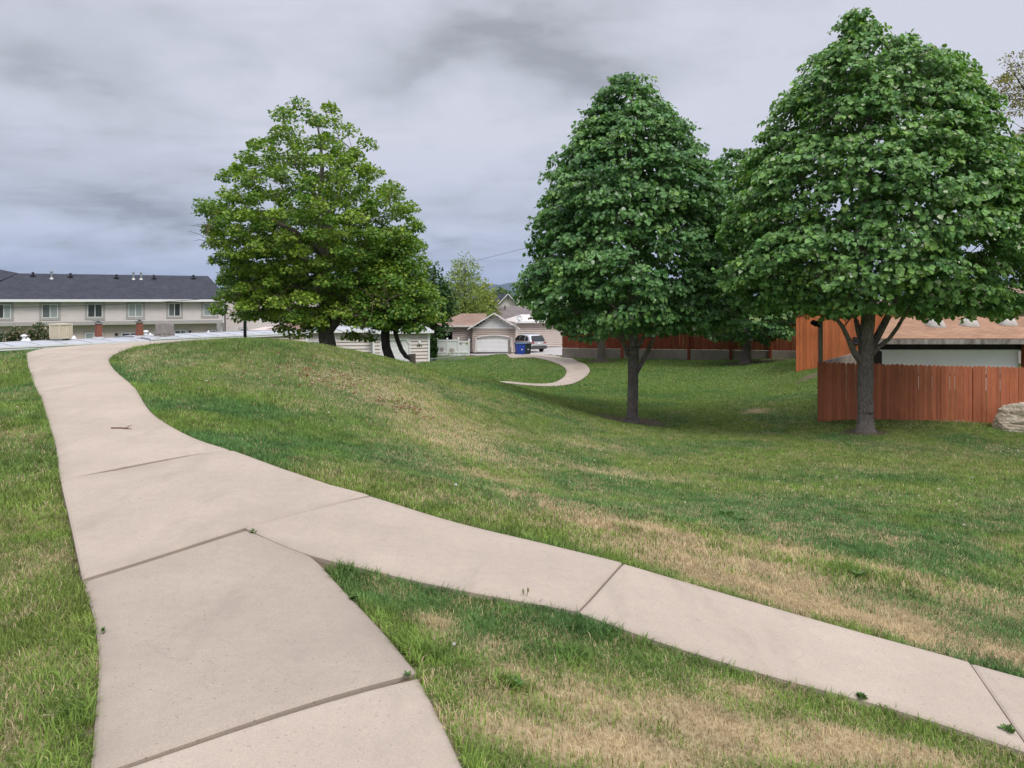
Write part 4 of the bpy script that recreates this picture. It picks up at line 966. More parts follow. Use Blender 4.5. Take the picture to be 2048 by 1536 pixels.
mb = MB(); mb.prism([W.pt(0, -.62, .03), W.pt(W.L-.3, -.62, .03), W.pt(W.L-.3, -.30, .03), W.pt(0, -.30, .03)], -W.n*.03); mb.build('band', M['trim'], th)
ov = .55; rz = W.sz(415, 556)[1]
def rp(t, z, o): return W.pt(t, z, o)
ze = zeave; zr = 1.6+.0345*71
roofmesh('roof', [[rp(-1, ze, ov), rp(W.L+.2, ze, ov), rp(RIDGE, zr, -5.5), rp(-1, zr, -5.5)], [rp(W.L+.2, ze, ov), rp(W.L+.2, ze, -11.5), rp(RIDGE, zr, -5.5)], [rp(W.L+.2, ze, -11.5), rp(-1, ze, -11.5), rp(-1, zr, -5.5), rp(RIDGE, zr, -5.5)]], M['sh_dark'], th)
tl = W.sz(42, 600)[0]
roofmesh('roof', [[rp(-1, ze+.3, ov+.02), rp(tl-3.9, ze+.3, ov+.02), rp(tl-1.0, zr+.02, -5.5), rp(tl-4.2, zr+.75, -7.0), rp(-1, zr+.75, -7.0)]], M['sh_dark'], th)
mb = MB(); mb.prism([W.pt(-1, ze-.20, ov+.12), W.pt(W.L+.25, ze-.20, ov+.12), W.pt(W.L+.25, ze+.02, ov+.12), W.pt(-1, ze+.02, ov+.12)], -W.n*.12); mb.build('gutter', M['white'], th)
mb = MB(); t_, z_ = W.sz(446, 610); mb.tube([W.pt(t_, ze-.2, .1), W.pt(t_, -.55, .1)], .06, 8); mb.tube([W.pt(t_, -.55, .1), W.pt(t_-.1, -.75, -.5), W.pt(t_-.1, -3.5, -.62)], .06, 8); mb.build('downspout', M['white'], th)
for k, (a, b, g) in enumerate(((-7, 22, ('glass', 'glass_pale')), (84, 116, ('glass_mid', 'glass_pale')), (175, 205, ('glass', 'glass')), (257, 285, ('glass_pale', 'glass_pale')), (337, 361, ('glass_mid', 'glass')), (407, 433, ('glass_pale', 'glass_mid')))):
    (t0, z1), (t1, _) = W.sz(a, 609), W.sz(b, 609); zz = W.sz((a+b)/2, 608.5-k*.45)[1]; z0 = W.sz((a+b)/2, 637-k*1.1)[1]
    window(W, t0, t1, z0, zz, th, g, 'trim', .2)
W2 = Wall(W.pt(0, 0, -.7), W.pt(W.L-.9, 0, -.7))
for a, b, g in ((-14, 8, ('glass', 'glass')), (170, 206, ('glass_pale', 'glass_pale')), (243, 277, ('glass', 'glass')), (349, 372, ('glass', 'glass_mid')), (415, 432, ('glass_mid', 'glass_mid'))):
    t0 = W2.sz(a, 670)[0]; t1 = W2.sz(b, 670)[0]; zz = W2.sz((a+b)/2, 665.5 if a < 300 else 660.5)[1]; window(W2, t0, t1, zz-1.3, zz, th, g, 'trim', .14)
for px, py in ((233, 669), (380, 664)):
    t0, zz = W2.sz(px, py); mb = MB(); mb.lathe(W2.pt(t0, zz-.12, .12), [(.05, 0), (.12, .05), (.12, .2), (.03, .28)], 10); mb.box(W2.pt(t0, zz, .03), (.1, .1, .2)); mb.build('wall_lamp', M['black'], th)
# roof vents along the ridge
def on_roof(px, py):
    # walk back along the front slope
    best = None
    for o in np.linspace(ov, -5.5, 120):
        z = ze+(zr-ze)*(ov-o)/(ov+5.5); Wq = Wall(W.pt(0, 0, o), W.pt(W.L, 0, o)); t, zz = Wq.sz(px, py)
        if best is None or abs(zz-z) < best[0]: best = (abs(zz-z), W.pt(t, z, o))
    return best[1]
for px, py in ((66, 553), (141, 555), (233, 557), (308, 558), (387, 558)):
    q = on_roof(px, py); mb = MB(); mb.box(q+Z*.05, (.36, .3, .14)); mb.tube([q, q+Z*.34], .075, 8); mb.lathe(q+Z*.3, [(.12, 0), (.13, .06), (.05, .12)], 8); mb.build('roof_vent', M['black'], th)
for px, py in ((103, 557), (267, 558), (282, 558)):
    q = on_roof(px, py); mb = MB(); mb.lathe(q-Z*.05, [(.24, -.05), (.17, .06), (.08, .16)], 10); mb.tube([q, q+Z*.62], .075, 8); mb.lathe(q+Z*.55, [(.13, 0), (.13, .1), (.06, .16)], 8); mb.build('flue_pipe', M['galv'], th)
# ---------------------------------------------------------------- second townhouse, behind the spreading tree
A2 = P(452, 640, 77); B2 = P(700, 640, 84); W3 = Wall(A2, B2)
t2h = thing('townhouse', 'plain beige building mostly hidden behind the tall spreading tree', 'townhouse', (A2.x, A2.y, -3.6))
mb = MB(); mb.prism([W3.pt(0, -3.6, 0), W3.pt(W3.L, -3.6, 0), W3.pt(W3.L, 2.3, 0), W3.pt(0, 2.3, 0)], -W3.n*10); mb.build('wall', M['stucco'], t2h)
roofmesh('roof', [[W3.pt(-.3, 2.25, .5), W3.pt(W3.L+.3, 2.25, .5), W3.pt(W3.L-3, 4.6, -5), W3.pt(3, 4.6, -5)], [W3.pt(W3.L+.3, 2.25, -10.5), W3.pt(-.3, 2.25, -10.5), W3.pt(3, 4.6, -5), W3.pt(W3.L-3, 4.6, -5)], [W3.pt(-.3, 2.25, -10.5), W3.pt(-.3, 2.25, .5), W3.pt(3, 4.6, -5)], [W3.pt(W3.L+.3, 2.25, .5), W3.pt(W3.L+.3, 2.25, -10.5), W3.pt(W3.L-3, 4.6, -5)]], M['sh_dark'], t2h)
t0, zz = W3.sz(479, 657); window(W3, t0, t0+.75, zz-.9, zz, t2h, 'glass_pale', 'trim', .12, mull=False)
# ---------------------------------------------------------------- low white-roofed manufactured homes
def mobile(label, pa, ya, pb, yb, z, wid, wall, base, ext=0):
    a = P(pa, 690, ya); b = P(pb, 690, yb); W = Wall(a, b); L0 = -ext
    h = thing('manufactured_home', label, 'house', (a.x, a.y, base))
    mb = MB(); siding(mb, W.pt(L0+.12, 0, -.15), W.pt(W.L-.12, 0, -.15), base, z-.2, W.n, .26, .06)
    e = W.pt(W.L-.12, 0, -.15); e2 = W.pt(W.L-.12, 0, -wid+.15); siding(mb, e, e2, base, z-.2, W.d, .2, .03)
    s = W.pt(L0+.12, 0, -.15); s2 = W.pt(L0+.12, 0, -wid+.15); siding(mb, s2, s, base, z-.2, -W.d, .2, .03); siding(mb, W.pt(W.L-.12, 0, -wid+.15), W.pt(L0+.12, 0, -wid+.15), base, z-.2, -W.n, .4, .03)
    mb.build('wall', M[wall], h)
    mb = MB(); cs = (e, W.pt(W.L-.12, 0, -wid+.15), s)
    for c in cs:
        mb = MB(); mb.box(Vector((c.x, c.y, (base+z-.2)/2))+W.n*.02, (.14, .14, z-.2-base-.004), math.atan2(W.d.y, W.d.x)); mb.build('corner_trim', M['white'], h)
    # shallow arched roof with a white coating and a rolled edge
    mb = MB(); n = 8; prof = [(-q/n*wid, z+.10*math.sin(math.pi*q/n)) for q in range(n+1)]
    vs = [W.pt(L0, zz, o) for o, zz in prof]+[W.pt(W.L, zz, o) for o, zz in prof]; mb.add(vs, [(q+1, q, n+1+q, n+2+q) for q in range(n)])
    lo = [W.pt(L0, z-.2, 0), W.pt(W.L, z-.2, 0), W.pt(W.L, z-.2, -wid), W.pt(L0, z-.2, -wid)]; mb.add(lo, [(3, 2, 1, 0)])
    mb.quad(W.pt(L0, z-.2, -wid), W.pt(L0, z, -wid), W.pt(W.L, z, -wid), W.pt(W.L, z-.2, -wid))
    for t in (L0, W.L):
        mb.poly([W.pt(t, z-.2, 0)]+[W.pt(t, zz, o) for o, zz in prof]+[W.pt(t, z-.2, -wid)])
    mb.quad(W.pt(L0, z-.2, 0), W.pt(W.L, z-.2, 0), W.pt(W.L, z, 0), W.pt(L0, z, 0))
    # lapped seams of the roof sheets
    t = L0+.6
    while t < W.L:
        for (o0, z0_), (o1, z1_) in zip(prof, prof[1:]): mb.bar(W.pt(t, z0_+.012, o0), W.pt(t, z1_+.012, o1), .05, .03)
        t += 1.25
    mb.build('roof', M['white_roof'], h)
    mb = MB()
    for zq, oo in ((z-.045, .05), (z-.16, .035)):
        mb.bar(W.pt(L0, zq, oo-.02), W.pt(W.L, zq, oo-.02), .05, .07)
    mb.build('roof_edge', M['white'], h)
    mb = MB(); mb.bar(W.pt(L0, z-.105, .012), W.pt(W.L, z-.105, .012), .02, .05); mb.build('gutter_groove', M['siding_grey'], h)
    return h, W
mh1, Wm1 = mobile('low home with arched white roof and grey siding, just past the crest of the path', -260, 32.2, 299, 42.2, -.80, 4.7, 'siding_grey', -3.5)
mh2, Wm2 = mobile('low home with white roof edge and pinkish siding behind the black lamp pole', 301, 42.6, 617, 51.4, -.72, 4.8, 'siding_pink', -3.5)
def roofpt(W, px, py, wid, z):
    best = None
    for o in np.linspace(0, -wid, 60):
        zr_ = z+.10*math.sin(math.pi*(-o/wid)); Wq = Wall(W.pt(0, 0, o), W.pt(W.L, 0, o)); t, zz = Wq.sz(px, py)
        if best is None or abs(zz-zr_) < best[0]: best = (abs(zz-zr_), W.pt(t, zr_, o))
    return best[1]
def vent(W, px, py, parent, kind=0):
    q = roofpt(W, px, py, 4.7, -.8); mb = MB()
    if kind == 0: mb.lathe(q-Z*.06, [(.2, 0), (.15, .12), (.09, .17), (.09, .32), (.18, .34), (.16, .4), (.04, .45)], 12)
    else: mb.lathe(q-Z*.06, [(.17, 0), (.12, .14), (.06, .24), (.03, .27)], 10)
    mb.build('roof_vent', M['white'], parent, True)
vent(Wm1, 48, 682.5, mh1, 0); vent(Wm1, 56, 683, mh1, 1); vent(Wm1, 148, 677, mh1, 1); vent(Wm1, 292, 671, mh1, 0); vent(Wm1, 300, 671.5, mh1, 1)
vent(Wm2, 417, 667.5, mh2, 1)
# brick chimney stacks standing on the first roof
for px, py, h in ((197, 675, 1.0), (279, 672.5, 1.05)):
    q = roofpt(Wm1, px, py, 4.7, -.72); rz_ = math.atan2(Wm1.d.y, Wm1.d.x); mb = MB()
    mb.add([q+Matrix.Rotation(rz_, 3, 'Z')@Vector((x*a, y*a, zz)) for zz, a in ((-.1, .17), (h*.8, .135)) for x, y in ((-1, -1), (1, -1), (1, 1), (-1, 1))], ((3, 2, 1, 0), (4, 5, 6, 7), (0, 1, 5, 4), (1, 2, 6, 5), (2, 3, 7, 6), (3, 0, 4, 7)))
    c = mb.build('chimney', M['brick'], mh1)
    mb = MB(); mb.box(q+Z*(h*.8+.05), (.38, .38, .09), rz_); mb.tube([q+Z*h*.8, q+Z*(h*.8+.16)], .10, 8); mb.box(q+Z*(h*.8+.2), (.52, .52, .05), rz_); mb.build('chimney_cap', M['galv'], c)
    mb = MB(); mb.lathe(q-Z*.05, [(.36, -.04), (.30, .06), (.19, .10)], 14); mb.build('flashing', M['white_roof'], c)
def cooler(name, label, px, py, w, h, dpt, covered):
    q = roofpt(Wm1 if px < 300 else Wm2, px, py, 4.7, -.7); rz_ = math.atan2(Wm1.d.y, Wm1.d.x)+.35; R = Matrix.Rotation(rz_, 3, 'Z')
    t = thing(name, label, 'cooler', q-Z*.02)
    if not covered:
        mb = MB(); mb.box(q+Z*.06, (w*.95, dpt*.95, .12), rz_); mb.box(q+Z*(h-.03), (w*1.03, dpt*1.03, .09), rz_); mb.box(q+Z*(h/2), (w*.93, dpt*.93, h-.2), rz_)
        for x in (-1, 1):
            for y in (-1, 1): mb.box(q+R@Vector((x*(w/2-.04), y*(dpt/2-.04), h/2)), (.08, .08, h-.15), rz_)
        mb.build('cabinet', M['cooler'], t)
        for sx, sy, ln in ((0, -1, w), (-1, 0, dpt), (1, 0, dpt)):
            mb = MB(); n = 5 if sx == 0 else 7
            for k in range(n):
                u = (k+.5)/n-.5; c = q+Z*(h/2)+R@Vector((u*(w-.16), -dpt*.48, 0) if sx == 0 else Vector((sx*w*.48, u*(dpt-.16), 0)))
                mb.box(c, (.06, .03, h-.24) if sx == 0 else (.03, .06, h-.24), rz_)
            mb.build('louvre_panel', M['cooler'], t)
        for x in (-1, 1):
            mb = MB(); mb.box(q+R@Vector((x*w*.35, 0, -.04)), (.08, dpt*.9, .14), rz_); mb.build('foot', M['galv'], t)
    else:
        # draped cover: rounded box with gathered folds
        n = 48; rows = [(-.05, 1.02, .06), (.12, .97, .05), (h*.45, .93, .03), (h*.8, .94, .012), (h*.95, .90, .0), (h, .80, 0)]
        vs = []
        for zz, s_, f in rows:
            for k in range(n):
                a = 2*math.pi*k/n; sq = 1/max(abs(math.cos(a)), abs(math.sin(a))); sq = min(sq, 1.28)
                fr = 1+f*math.sin(a*9+zz*3)*(1+.5*math.sin(a*4))
                vs.append(q+R@Vector((math.cos(a)*sq*w/2*s_*fr, math.sin(a)*sq*dpt/2*s_*fr, zz+.03*math.sin(a*2))))
        mb = MB(); m = len(rows); fs = [(i*n+k, i*n+(k+1) % n, (i+1)*n+(k+1) % n, (i+1)*n+k) for i in range(m-1) for k in range(n)]; fs.append(tuple(range((m-1)*n, m*n))); mb.add(vs, fs)
        mb.build('cover', M['cloth'], t, True)
        pts = [q+R@Vector((math.cos(a)*min(1/max(abs(math.cos(a)), abs(math.sin(a))), 1.28)*w/2*1.0, math.sin(a)*min(1/max(abs(math.cos(a)), abs(math.sin(a))), 1.28)*dpt/2*1.0, .12+.03*math.sin(a*2))) for a in np.linspace(0, 2*math.pi, 40)]
        mb = MB(); mb.tube(pts, .025, 5); mb.build('tie_rope', M['wood_old'], t)
cooler('evaporative_cooler', 'boxy cream evaporative cooler with upright slats on the white roof', 122, 677, .85, .84, .75, False)
cooler('evaporative_cooler', 'evaporative cooler wrapped in a faded brown cover, right of the brick chimneys', 329, 671, 1.0, .82, .8, True)
# ---------------------------------------------------------------- facing wing with a window and the garage wing
pa, pb, pc = P(617, 690, 52.5), P(747, 690, 53.3), P(857, 690, 54.3)
def wing(label, a, b, zt, base, dpt, mat, holes=()):
    W = Wall(a, b); h = thing('house', label, 'house', (a.x, a.y, base))
    hs = [(min(W.sz(p, 690)[0], W.sz(q, 690)[0]), max(W.sz(p, 690)[0], W.sz(q, 690)[0]), lo, hi) for p, q, lo, hi in holes]
    mb = MB(); siding(mb, W.pt(0, 0), W.pt(W.L, 0), base, zt, W.n, .26, .07, hs)
    siding(mb, W.pt(W.L, 0), W.pt(W.L, 0, -dpt), base, zt, W.d, .19, .03); siding(mb, W.pt(0, 0, -dpt), W.pt(0, 0), base, zt, -W.d, .19, .03)
    mb.build('wall', M[mat], h)
    mb = MB()
    for t in (0, W.L):
        mb = MB(); mb.box(W.pt(t, (base+zt)/2, .03), (.15, .15, zt-base-.004), math.atan2(W.d.y, W.d.x)); mb.build('corner_trim', M['white'], h)
    return h, W, hs
zt1 = W_z = EYE-.0435*53
h1, Wh1, _ = wing('pinkish-sided house wall with white corner trim behind the thick grey trunk', pa, pb, zt1, -3.6, 6, 'siding')
window(Wh1, Wh1.sz(622, 690)[0], Wh1.sz(638, 690)[0], zt1-1.75, zt1-.65, h1, ('glass_mid', 'glass_pale'), 'white', .09)
window(Wh1, Wh1.sz(660, 690)[0], Wh1.sz(671, 690)[0], zt1-1.75, zt1-.65, h1, 'glass', 'white', .09, mull=False)
roofmesh('roof', [[Wh1.pt(-.3, zt1, .35), Wh1.pt(Wh1.L+.1, zt1, .35), Wh1.pt(Wh1.L+.1, zt1+.5, -3), Wh1.pt(-.3, zt1+.5, -3)], [Wh1.pt(Wh1.L+.1, zt1, -6.3), Wh1.pt(-.3, zt1, -6.3), Wh1.pt(-.3, zt1+.5, -3), Wh1.pt(Wh1.L+.1, zt1+.5, -3)]], M['white_roof'], h1)
mb = MB(); mb.bar(Wh1.pt(-.3, zt1-.03, .4), Wh1.pt(Wh1.L+.1, zt1-.03, .4), .07, .18); mb.build('roof_edge', M['white'], h1)
zt2 = EYE-.0445*53.5
# narrow opening left for the garage door
gd = (763, 818)
zd = EYE-.0565*53.7
h2, Wh2, hs = wing('white-cornered garage wing with small white garage door behind the leaning tree', pb+Vector((.12, -.6, 0)), pc, zt2, -3.6, 6.5, 'siding', [(gd[0], gd[1], -3.7, zd)])
t0, t1 = hs[0][:2]
mb = MB(); mb.prism([Wh2.pt(t0, -3.55, -.06), Wh2.pt(t1, -3.55, -.06), Wh2.pt(t1, zd, -.06), Wh2.pt(t0, zd, -.06)], -Wh2.n*.05)
for k in range(4):
    for j in range(4):
        a = t0+.12+(t1-t0-.2)*j/4; b = a+(t1-t0)/4-.14; z = -3.5+(zd+3.5)*k/4+.08; mb.prism([Wh2.pt(a, z, -.035), Wh2.pt(b, z, -.035), Wh2.pt(b, z+.38, -.035), Wh2.pt(a, z+.38, -.035)], -Wh2.n*.024)
mb.build('garage_door', M['white'], h2)
mb = MB()
for a, b, lo, hi in ((t0-.14, t0, -3.6, zd+.14), (t1, t1+.14, -3.6, zd+.14), (t0, t1, zd, zd+.14)): mb.prism([Wh2.pt(a, lo, .05), Wh2.pt(b, lo, .05), Wh2.pt(b, hi, .05), Wh2.pt(a, hi, .05)], -Wh2.n*.1)
# clipped upper corners of the opening
for t, s in ((t0, 1), (t1, -1)): mb.prism([Wh2.pt(t, zd, .04), Wh2.pt(t+.28*s, zd, .04), Wh2.pt(t, zd-.28, .04)], -Wh2.n*.09)
mb.build('door_frame', M['white'], h2)
roofmesh('roof', [[Wh2.pt(-.2, zt2, .4), Wh2.pt(Wh2.L+.3, zt2, .4), Wh2.pt(Wh2.L+.3, zt2+.6, -3.2), Wh2.pt(-.2, zt2+.6, -3.2)], [Wh2.pt(Wh2.L+.3, zt2, -6.9), Wh2.pt(-.2, zt2, -6.9), Wh2.pt(-.2, zt2+.6, -3.2), Wh2.pt(Wh2.L+.3, zt2+.6, -3.2)]], M['white_roof'], h2)
mb = MB(); mb.bar(Wh2.pt(-.2, zt2-.03, .45), Wh2.pt(Wh2.L+.3, zt2-.03, .45), .07, .2); mb.build('roof_edge', M['white'], h2)
t0, zz = Wh2.sz(838.5, 684.5); mb = MB(); mb.box(Wh2.pt(t0, zz, .04), (.16, .1, .22)); mb.lathe(Wh2.pt(t0, zz-.16, .16), [(.06, 0), (.1, .05), (.1, .2), (.04, .26)], 10); mb.build('wall_lamp', M['white'], h2)
mb = MB(); t0, zz = Wh2.sz(838.5, 691)
# three house-number digits, too far off to read
for k in range(3):
    u = t0-.16+.16*k
    for a, b, lo, hi in ((u-.05, u+.05, .08, .10), (u-.05, u+.05, -.01, .01), (u-.05, u+.05, -.10, -.08), (u+.03, u+.05, -.08, .08)): mb.prism([Wh2.pt(a, zz+lo, .055), Wh2.pt(b, zz+lo, .055), Wh2.pt(b, zz+hi, .055), Wh2.pt(a, zz+hi, .055)], -Wh2.n*.02)
mb.build('house_number', M['black'], h2)
# brown hipped roof behind the white roofs
a, b = P(486, 664, 62), P(760, 662, 64)
hb = thing('house', 'low house whose reddish brown shingle roof shows under the spreading tree', 'house', (a.x, a.y, -3.6)); Wb = Wall(a, b)
mb = MB(); mb.prism([Wb.pt(.4, -3.6, -.5), Wb.pt(Wb.L-.4, -3.6, -.5), Wb.pt(Wb.L-.4, -1.05, -.5), Wb.pt(.4, -1.05, -.5)], -Wb.n*8); mb.build('wall', M['siding_pink'], hb)
ze_ = a.z-.25; zr_ = P(600, 643, 67).z
roofmesh('roof', [[Wb.pt(0, ze_, 0), Wb.pt(Wb.L, ze_, 0), Wb.pt(Wb.L-4, zr_, -4.5), Wb.pt(4, zr_, -4.5)], [Wb.pt(Wb.L, ze_, -9), Wb.pt(0, ze_, -9), Wb.pt(4, zr_, -4.5), Wb.pt(Wb.L-4, zr_, -4.5)], [Wb.pt(0, ze_, -9), Wb.pt(0, ze_, 0), Wb.pt(4, zr_, -4.5)], [Wb.pt(Wb.L, ze_, 0), Wb.pt(Wb.L, ze_, -9), Wb.pt(Wb.L-4, zr_, -4.5)]], M['sh_brown'], hb)
# ---------------------------------------------------------------- gabled garage house
YG = 70.0
g = lambda px, py, Y=YG: P(px, py, Y)
base = -3.55
gh = thing('garage_house', 'taupe-sided house with white gable over an arched white garage door and brown shingle roof', 'house', (g(985, 650).x, YG, base))
Wg = Wall(g(946, 660), g(1030, 660)); zE = g(990, 655.5).z; zP = g(990, 629.5).z
t0, t1 = Wg.sz(952, 690)[0], Wg.sz(1023, 690)[0]; zd0, zd1 = g(988, 676).z, g(988, 671.2).z
mb = MB(); hol = [(t0, t1, base-.1, zd0+.16)]
siding(mb, Wg.pt(0, 0), Wg.pt(Wg.L, 0), base, zE-.02, Wg.n, .2, .06, hol)
siding(mb, Wg.pt(Wg.L, 0), Wg.pt(Wg.L, 0, -2.4), base, zE-.02, Wg.d, .19, .03); 
siding(mb, Wg.pt(0, 0, -4), Wg.pt(0, 0), base, zE-.02, -Wg.d, .19, .03)
# arched head over the door
n = 14; arc = [(t0+(t1-t0)*k/n, zd0+(zd1-zd0)*math.sin(math.pi*k/n)**.8) for k in range(n+1)]
mb.prism([Wg.pt(t0, zd1+.12, .0)]+[Wg.pt(t, z, .0) for t, z in arc]+[Wg.pt(t1, zd1+.12, .0)], -Wg.n*.06)
mb.build('wall', M['siding_taupe'], gh)
mb = MB(); mb.prism([Wg.pt(t0, base+.02, -.1), Wg.pt(t1, base+.02, -.1), Wg.pt(t1, zd1, -.1), Wg.pt(t0, zd1, -.1)], -Wg.n*.06)
for k in range(4):
    zz = base+.05+(zd1-base)*k/4
    for j in range(8):
        a = t0+(t1-t0)*(j+.12)/8; b = t0+(t1-t0)*(j+.88)/8; mb.prism([Wg.pt(a, zz+.08, -.07), Wg.pt(b, zz+.08, -.07), Wg.pt(b, zz+.42, -.07), Wg.pt(a, zz+.42, -.07)], -Wg.n*.028)
mb.build('garage_door', M['white'], gh)
mb = MB(); mb.tube([Wg.pt(t0-.06, base, .05)]+[Wg.pt(t, z+.03, .05) for t, z in arc]+[Wg.pt(t1+.06, base, .05)], .085, 6); mb.build('door_frame', M['siding'], gh)
mb = MB(); siding(mb, Wg.pt(-.05, 0, .03), Wg.pt(Wg.L+.05, 0, .03), zE, zP, Wg.n, .19, .05, (), lambda s: zE+(zP-zE)*(1-abs(s-(Wg.L+.1)/2)/((Wg.L+.1)/2))); mb.bar(Wg.pt(-.1, zE, .05), Wg.pt(Wg.L+.1, zE, .05), .08, .16); mb.build('gable', M['siding_white'], gh)
mid = Wg.L/2
roofmesh('roof', [[Wg.pt(-.45, zE-.08, .4), Wg.pt(mid, zP+.16, .4), Wg.pt(mid, zP+.16, -5.5), Wg.pt(-.45, zE-.08, -5.5)], [Wg.pt(Wg.L+.45, zE-.08, -2.6), Wg.pt(Wg.L+.45, zE-.08, .4), Wg.pt(mid, zP+.16, .4), Wg.pt(mid, zP+.16, -2.6)]], M['sh_brown'], gh, .1)
mb = MB()
for t in (-.5, Wg.L+.5):
    mb = MB(); mb.bar(Wg.pt(t, zE-.14, .45), Wg.pt(mid, zP+.14, .45), .1, .26, Wg.n); mb.build('rake_board', M['white'], gh)
# left part: brown hip roof over a recessed porch
Wl = Wall(g(874, 660, 71), g(946, 660, 71)); zl = g(900, 652.5, 70.5).z; zrr = g(950, 627, 76).z
t_a = Wl.sz(905, 660)[0]
mb = MB(); siding(mb, Wl.pt(t_a, 0, 0), Wl.pt(Wl.L-.05, 0, 0), base, zl, Wl.n, .2, .06); siding(mb, Wl.pt(t_a, 0, -3), Wl.pt(t_a, 0, 0), base, zl, -Wl.d, .19, .03)
mb.build('side_wall', M['siding_taupe'], gh)
mb = MB(); mb.prism([Wl.pt(0, base, -3), Wl.pt(t_a, base, -3), Wl.pt(t_a, zl, -3), Wl.pt(0, zl, -3)], -Wl.n*.2); mb.prism([Wl.pt(-.15, base, -.05), Wl.pt(0, base, -.05), Wl.pt(0, zl, -.05), Wl.pt(-.15, zl, -.05)], -Wl.n*3.1); mb.build('porch_wall', M['dark'], gh)  # porch interior coloured near-black for the shade inside the opening
mb = MB(); mb.prism([Wl.pt(-.3, zl-.55, .04), Wl.pt(t_a-.02, zl-.55, .04), Wl.pt(t_a-.02, zl-.02, .04), Wl.pt(-.3, zl-.02, .04)], -Wl.n*.12); mb.bar(Wl.pt(-.5, zl+.02, .52), Wl.pt(Wl.L, zl+.02, .52), .1, .2); mb.build('porch_beam', M['siding'], gh)
roofmesh('roof', [[Wl.pt(-.6, zl+.04, .5), Wl.pt(Wl.L+1.2, zl+.04, .5), Wl.pt(Wl.L+1.2, zrr, -5), Wl.pt(2.1, zrr, -5)], [Wl.pt(-.6, zl+.04, -9), Wl.pt(-.6, zl+.04, .5), Wl.pt(2.1, zrr, -5)]], M['sh_brown'], gh, .1)
t0, zz = Wl.sz(938, 678); mb = MB(); mb.box(Wl.pt(t0, zz+.1, .05), (.12, .12, .18)); mb.lathe(Wl.pt(t0, zz-.2, .16), [(.05, 0), (.11, .06), (.11, .24), (.03, .32)], 10); mb.build('wall_lamp', M['white'], gh)
# ---------------------------------------------------------------- grey-roofed house behind, dark gabled house further, siding house right
a, b = P(868, 655, 88), P(1130, 655, 88); Wr = Wall(a, b)
gr = thing('house', 'house with wide grey shingle roof rising behind the white gable', 'house', (a.x, a.y, -3.6))
mb = MB(); mb.prism([Wr.pt(.5, -3.6, -.5), Wr.pt(Wr.L-.5, -3.6, -.5), Wr.pt(Wr.L-.5, a.z, -.5), Wr.pt(.5, a.z, -.5)], -Wr.n*9); mb.build('wall', M['siding_pink'], gr)
z0 = P(1000, 652, 88).z; z1 = P(1000, 612.5, 94).z
roofmesh('roof', [[Wr.pt(0, z0, 0), Wr.pt(Wr.L, z0, 0), Wr.pt(Wr.L-1.5, z1, -6), Wr.pt(5.2, z1, -6)], [Wr.pt(0, z0, -12), Wr.pt(0, z0, 0), Wr.pt(5.2, z1, -6)], [Wr.pt(Wr.L, z0, -12), Wr.pt(0, z0, -12), Wr.pt(5.2, z1, -6), Wr.pt(Wr.L-1.5, z1, -6)]], M['sh_grey'], gr)
q = P(1010, 614, 93.0); mb = MB(); mb.tube([q-Z*.3, q+Z*.25], .07, 8); mb.build('flue_pipe', M['black'], gr)
YD = 112.0
a, b = P(996, 612, YD), P(1036, 612, YD); Wd = Wall(a, b); zE2, zP2 = P(1016, 613, YD).z, P(1016, 590.5, YD).z
dg = thing('house', 'far cream gabled house with dark slate roof, small vent in the gable', 'house', (a.x, a.y, -3.6))
mb = MB(); mb.prism([Wd.pt(0, -3.6, 0), Wd.pt(Wd.L, -3.6, 0), Wd.pt(Wd.L, zE2, 0), Wd.pt(Wd.L/2, zP2, 0), Wd.pt(0, zE2, 0)], -Wd.n*12); mb.build('wall', M['stucco'], dg)
m_ = Wd.L/2
roofmesh('roof', [[Wd.pt(-.4, zE2-.2, .5), Wd.pt(m_, zP2+.25, .5), Wd.pt(m_-3.0, zP2+.25, -12), Wd.pt(-4.6, zE2-.2, -12)], [Wd.pt(Wd.L+.4, zE2-.2, -12), Wd.pt(Wd.L+.4, zE2-.2, .5), Wd.pt(m_, zP2+.25, .5), Wd.pt(m_, zP2+.25, -12)]], M['sh_dark'], dg)
mb = MB()
for t in (-.45, Wd.L+.45):
    mb = MB(); mb.bar(Wd.pt(t, zE2-.22, .58), Wd.pt(m_, zP2+.22, .58), .12, .3, Wd.n); mb.build('rake_board', M['white'], dg)
mb = MB(); mb.box(Wd.pt(m_, P(1016, 597.5, YD).z, .05), (.3, .1, .45)); mb.build('gable_vent', M['trim'], dg)
mb = MB(); mb.box(Wd.pt(Wd.L+.1, zE2+.6, -1), (.5, .5, 1.9)); mb.build('chimney', M['siding'], dg)
a, b = P(1033.5, 690, 77.5), P(1126, 690, 78.5); Wsd = Wall(a, b); zS = P(1060, 643.5, 78).z
sh = thing('house', 'pinkish lap-sided house behind the parked car, left of the dark red fence', 'house', (a.x, a.y, -3.5))
mb = MB(); siding(mb, Wsd.pt(0, 0), Wsd.pt(Wsd.L, 0), -3.5, zS, Wsd.n, .21, .06); siding(mb, Wsd.pt(Wsd.L, 0), Wsd.pt(Wsd.L, 0, -9), -3.5, zS, Wsd.d, .2, .03); mb.build('wall', M['siding_pink'], sh)
for t_ in (0, Wsd.L):
    mb = MB(); mb.box(Wsd.pt(t_, (zS-3.5)/2, .04), (.16, .16, zS+3.5-.01)); mb.build('corner_trim', M['siding'], sh)
zt_ = P(1060, 629, 81).z
roofmesh('roof', [[Wsd.pt(-.3, zS, .5), Wsd.pt(Wsd.L+.4, zS, .5), Wsd.pt(Wsd.L+.4, zt_, -3.5), Wsd.pt(1.2, zt_, -3.5)], [Wsd.pt(-.3, zS, -7), Wsd.pt(-.3, zS, .5), Wsd.pt(1.2, zt_, -3.5)]], M['siding'], sh, .1)
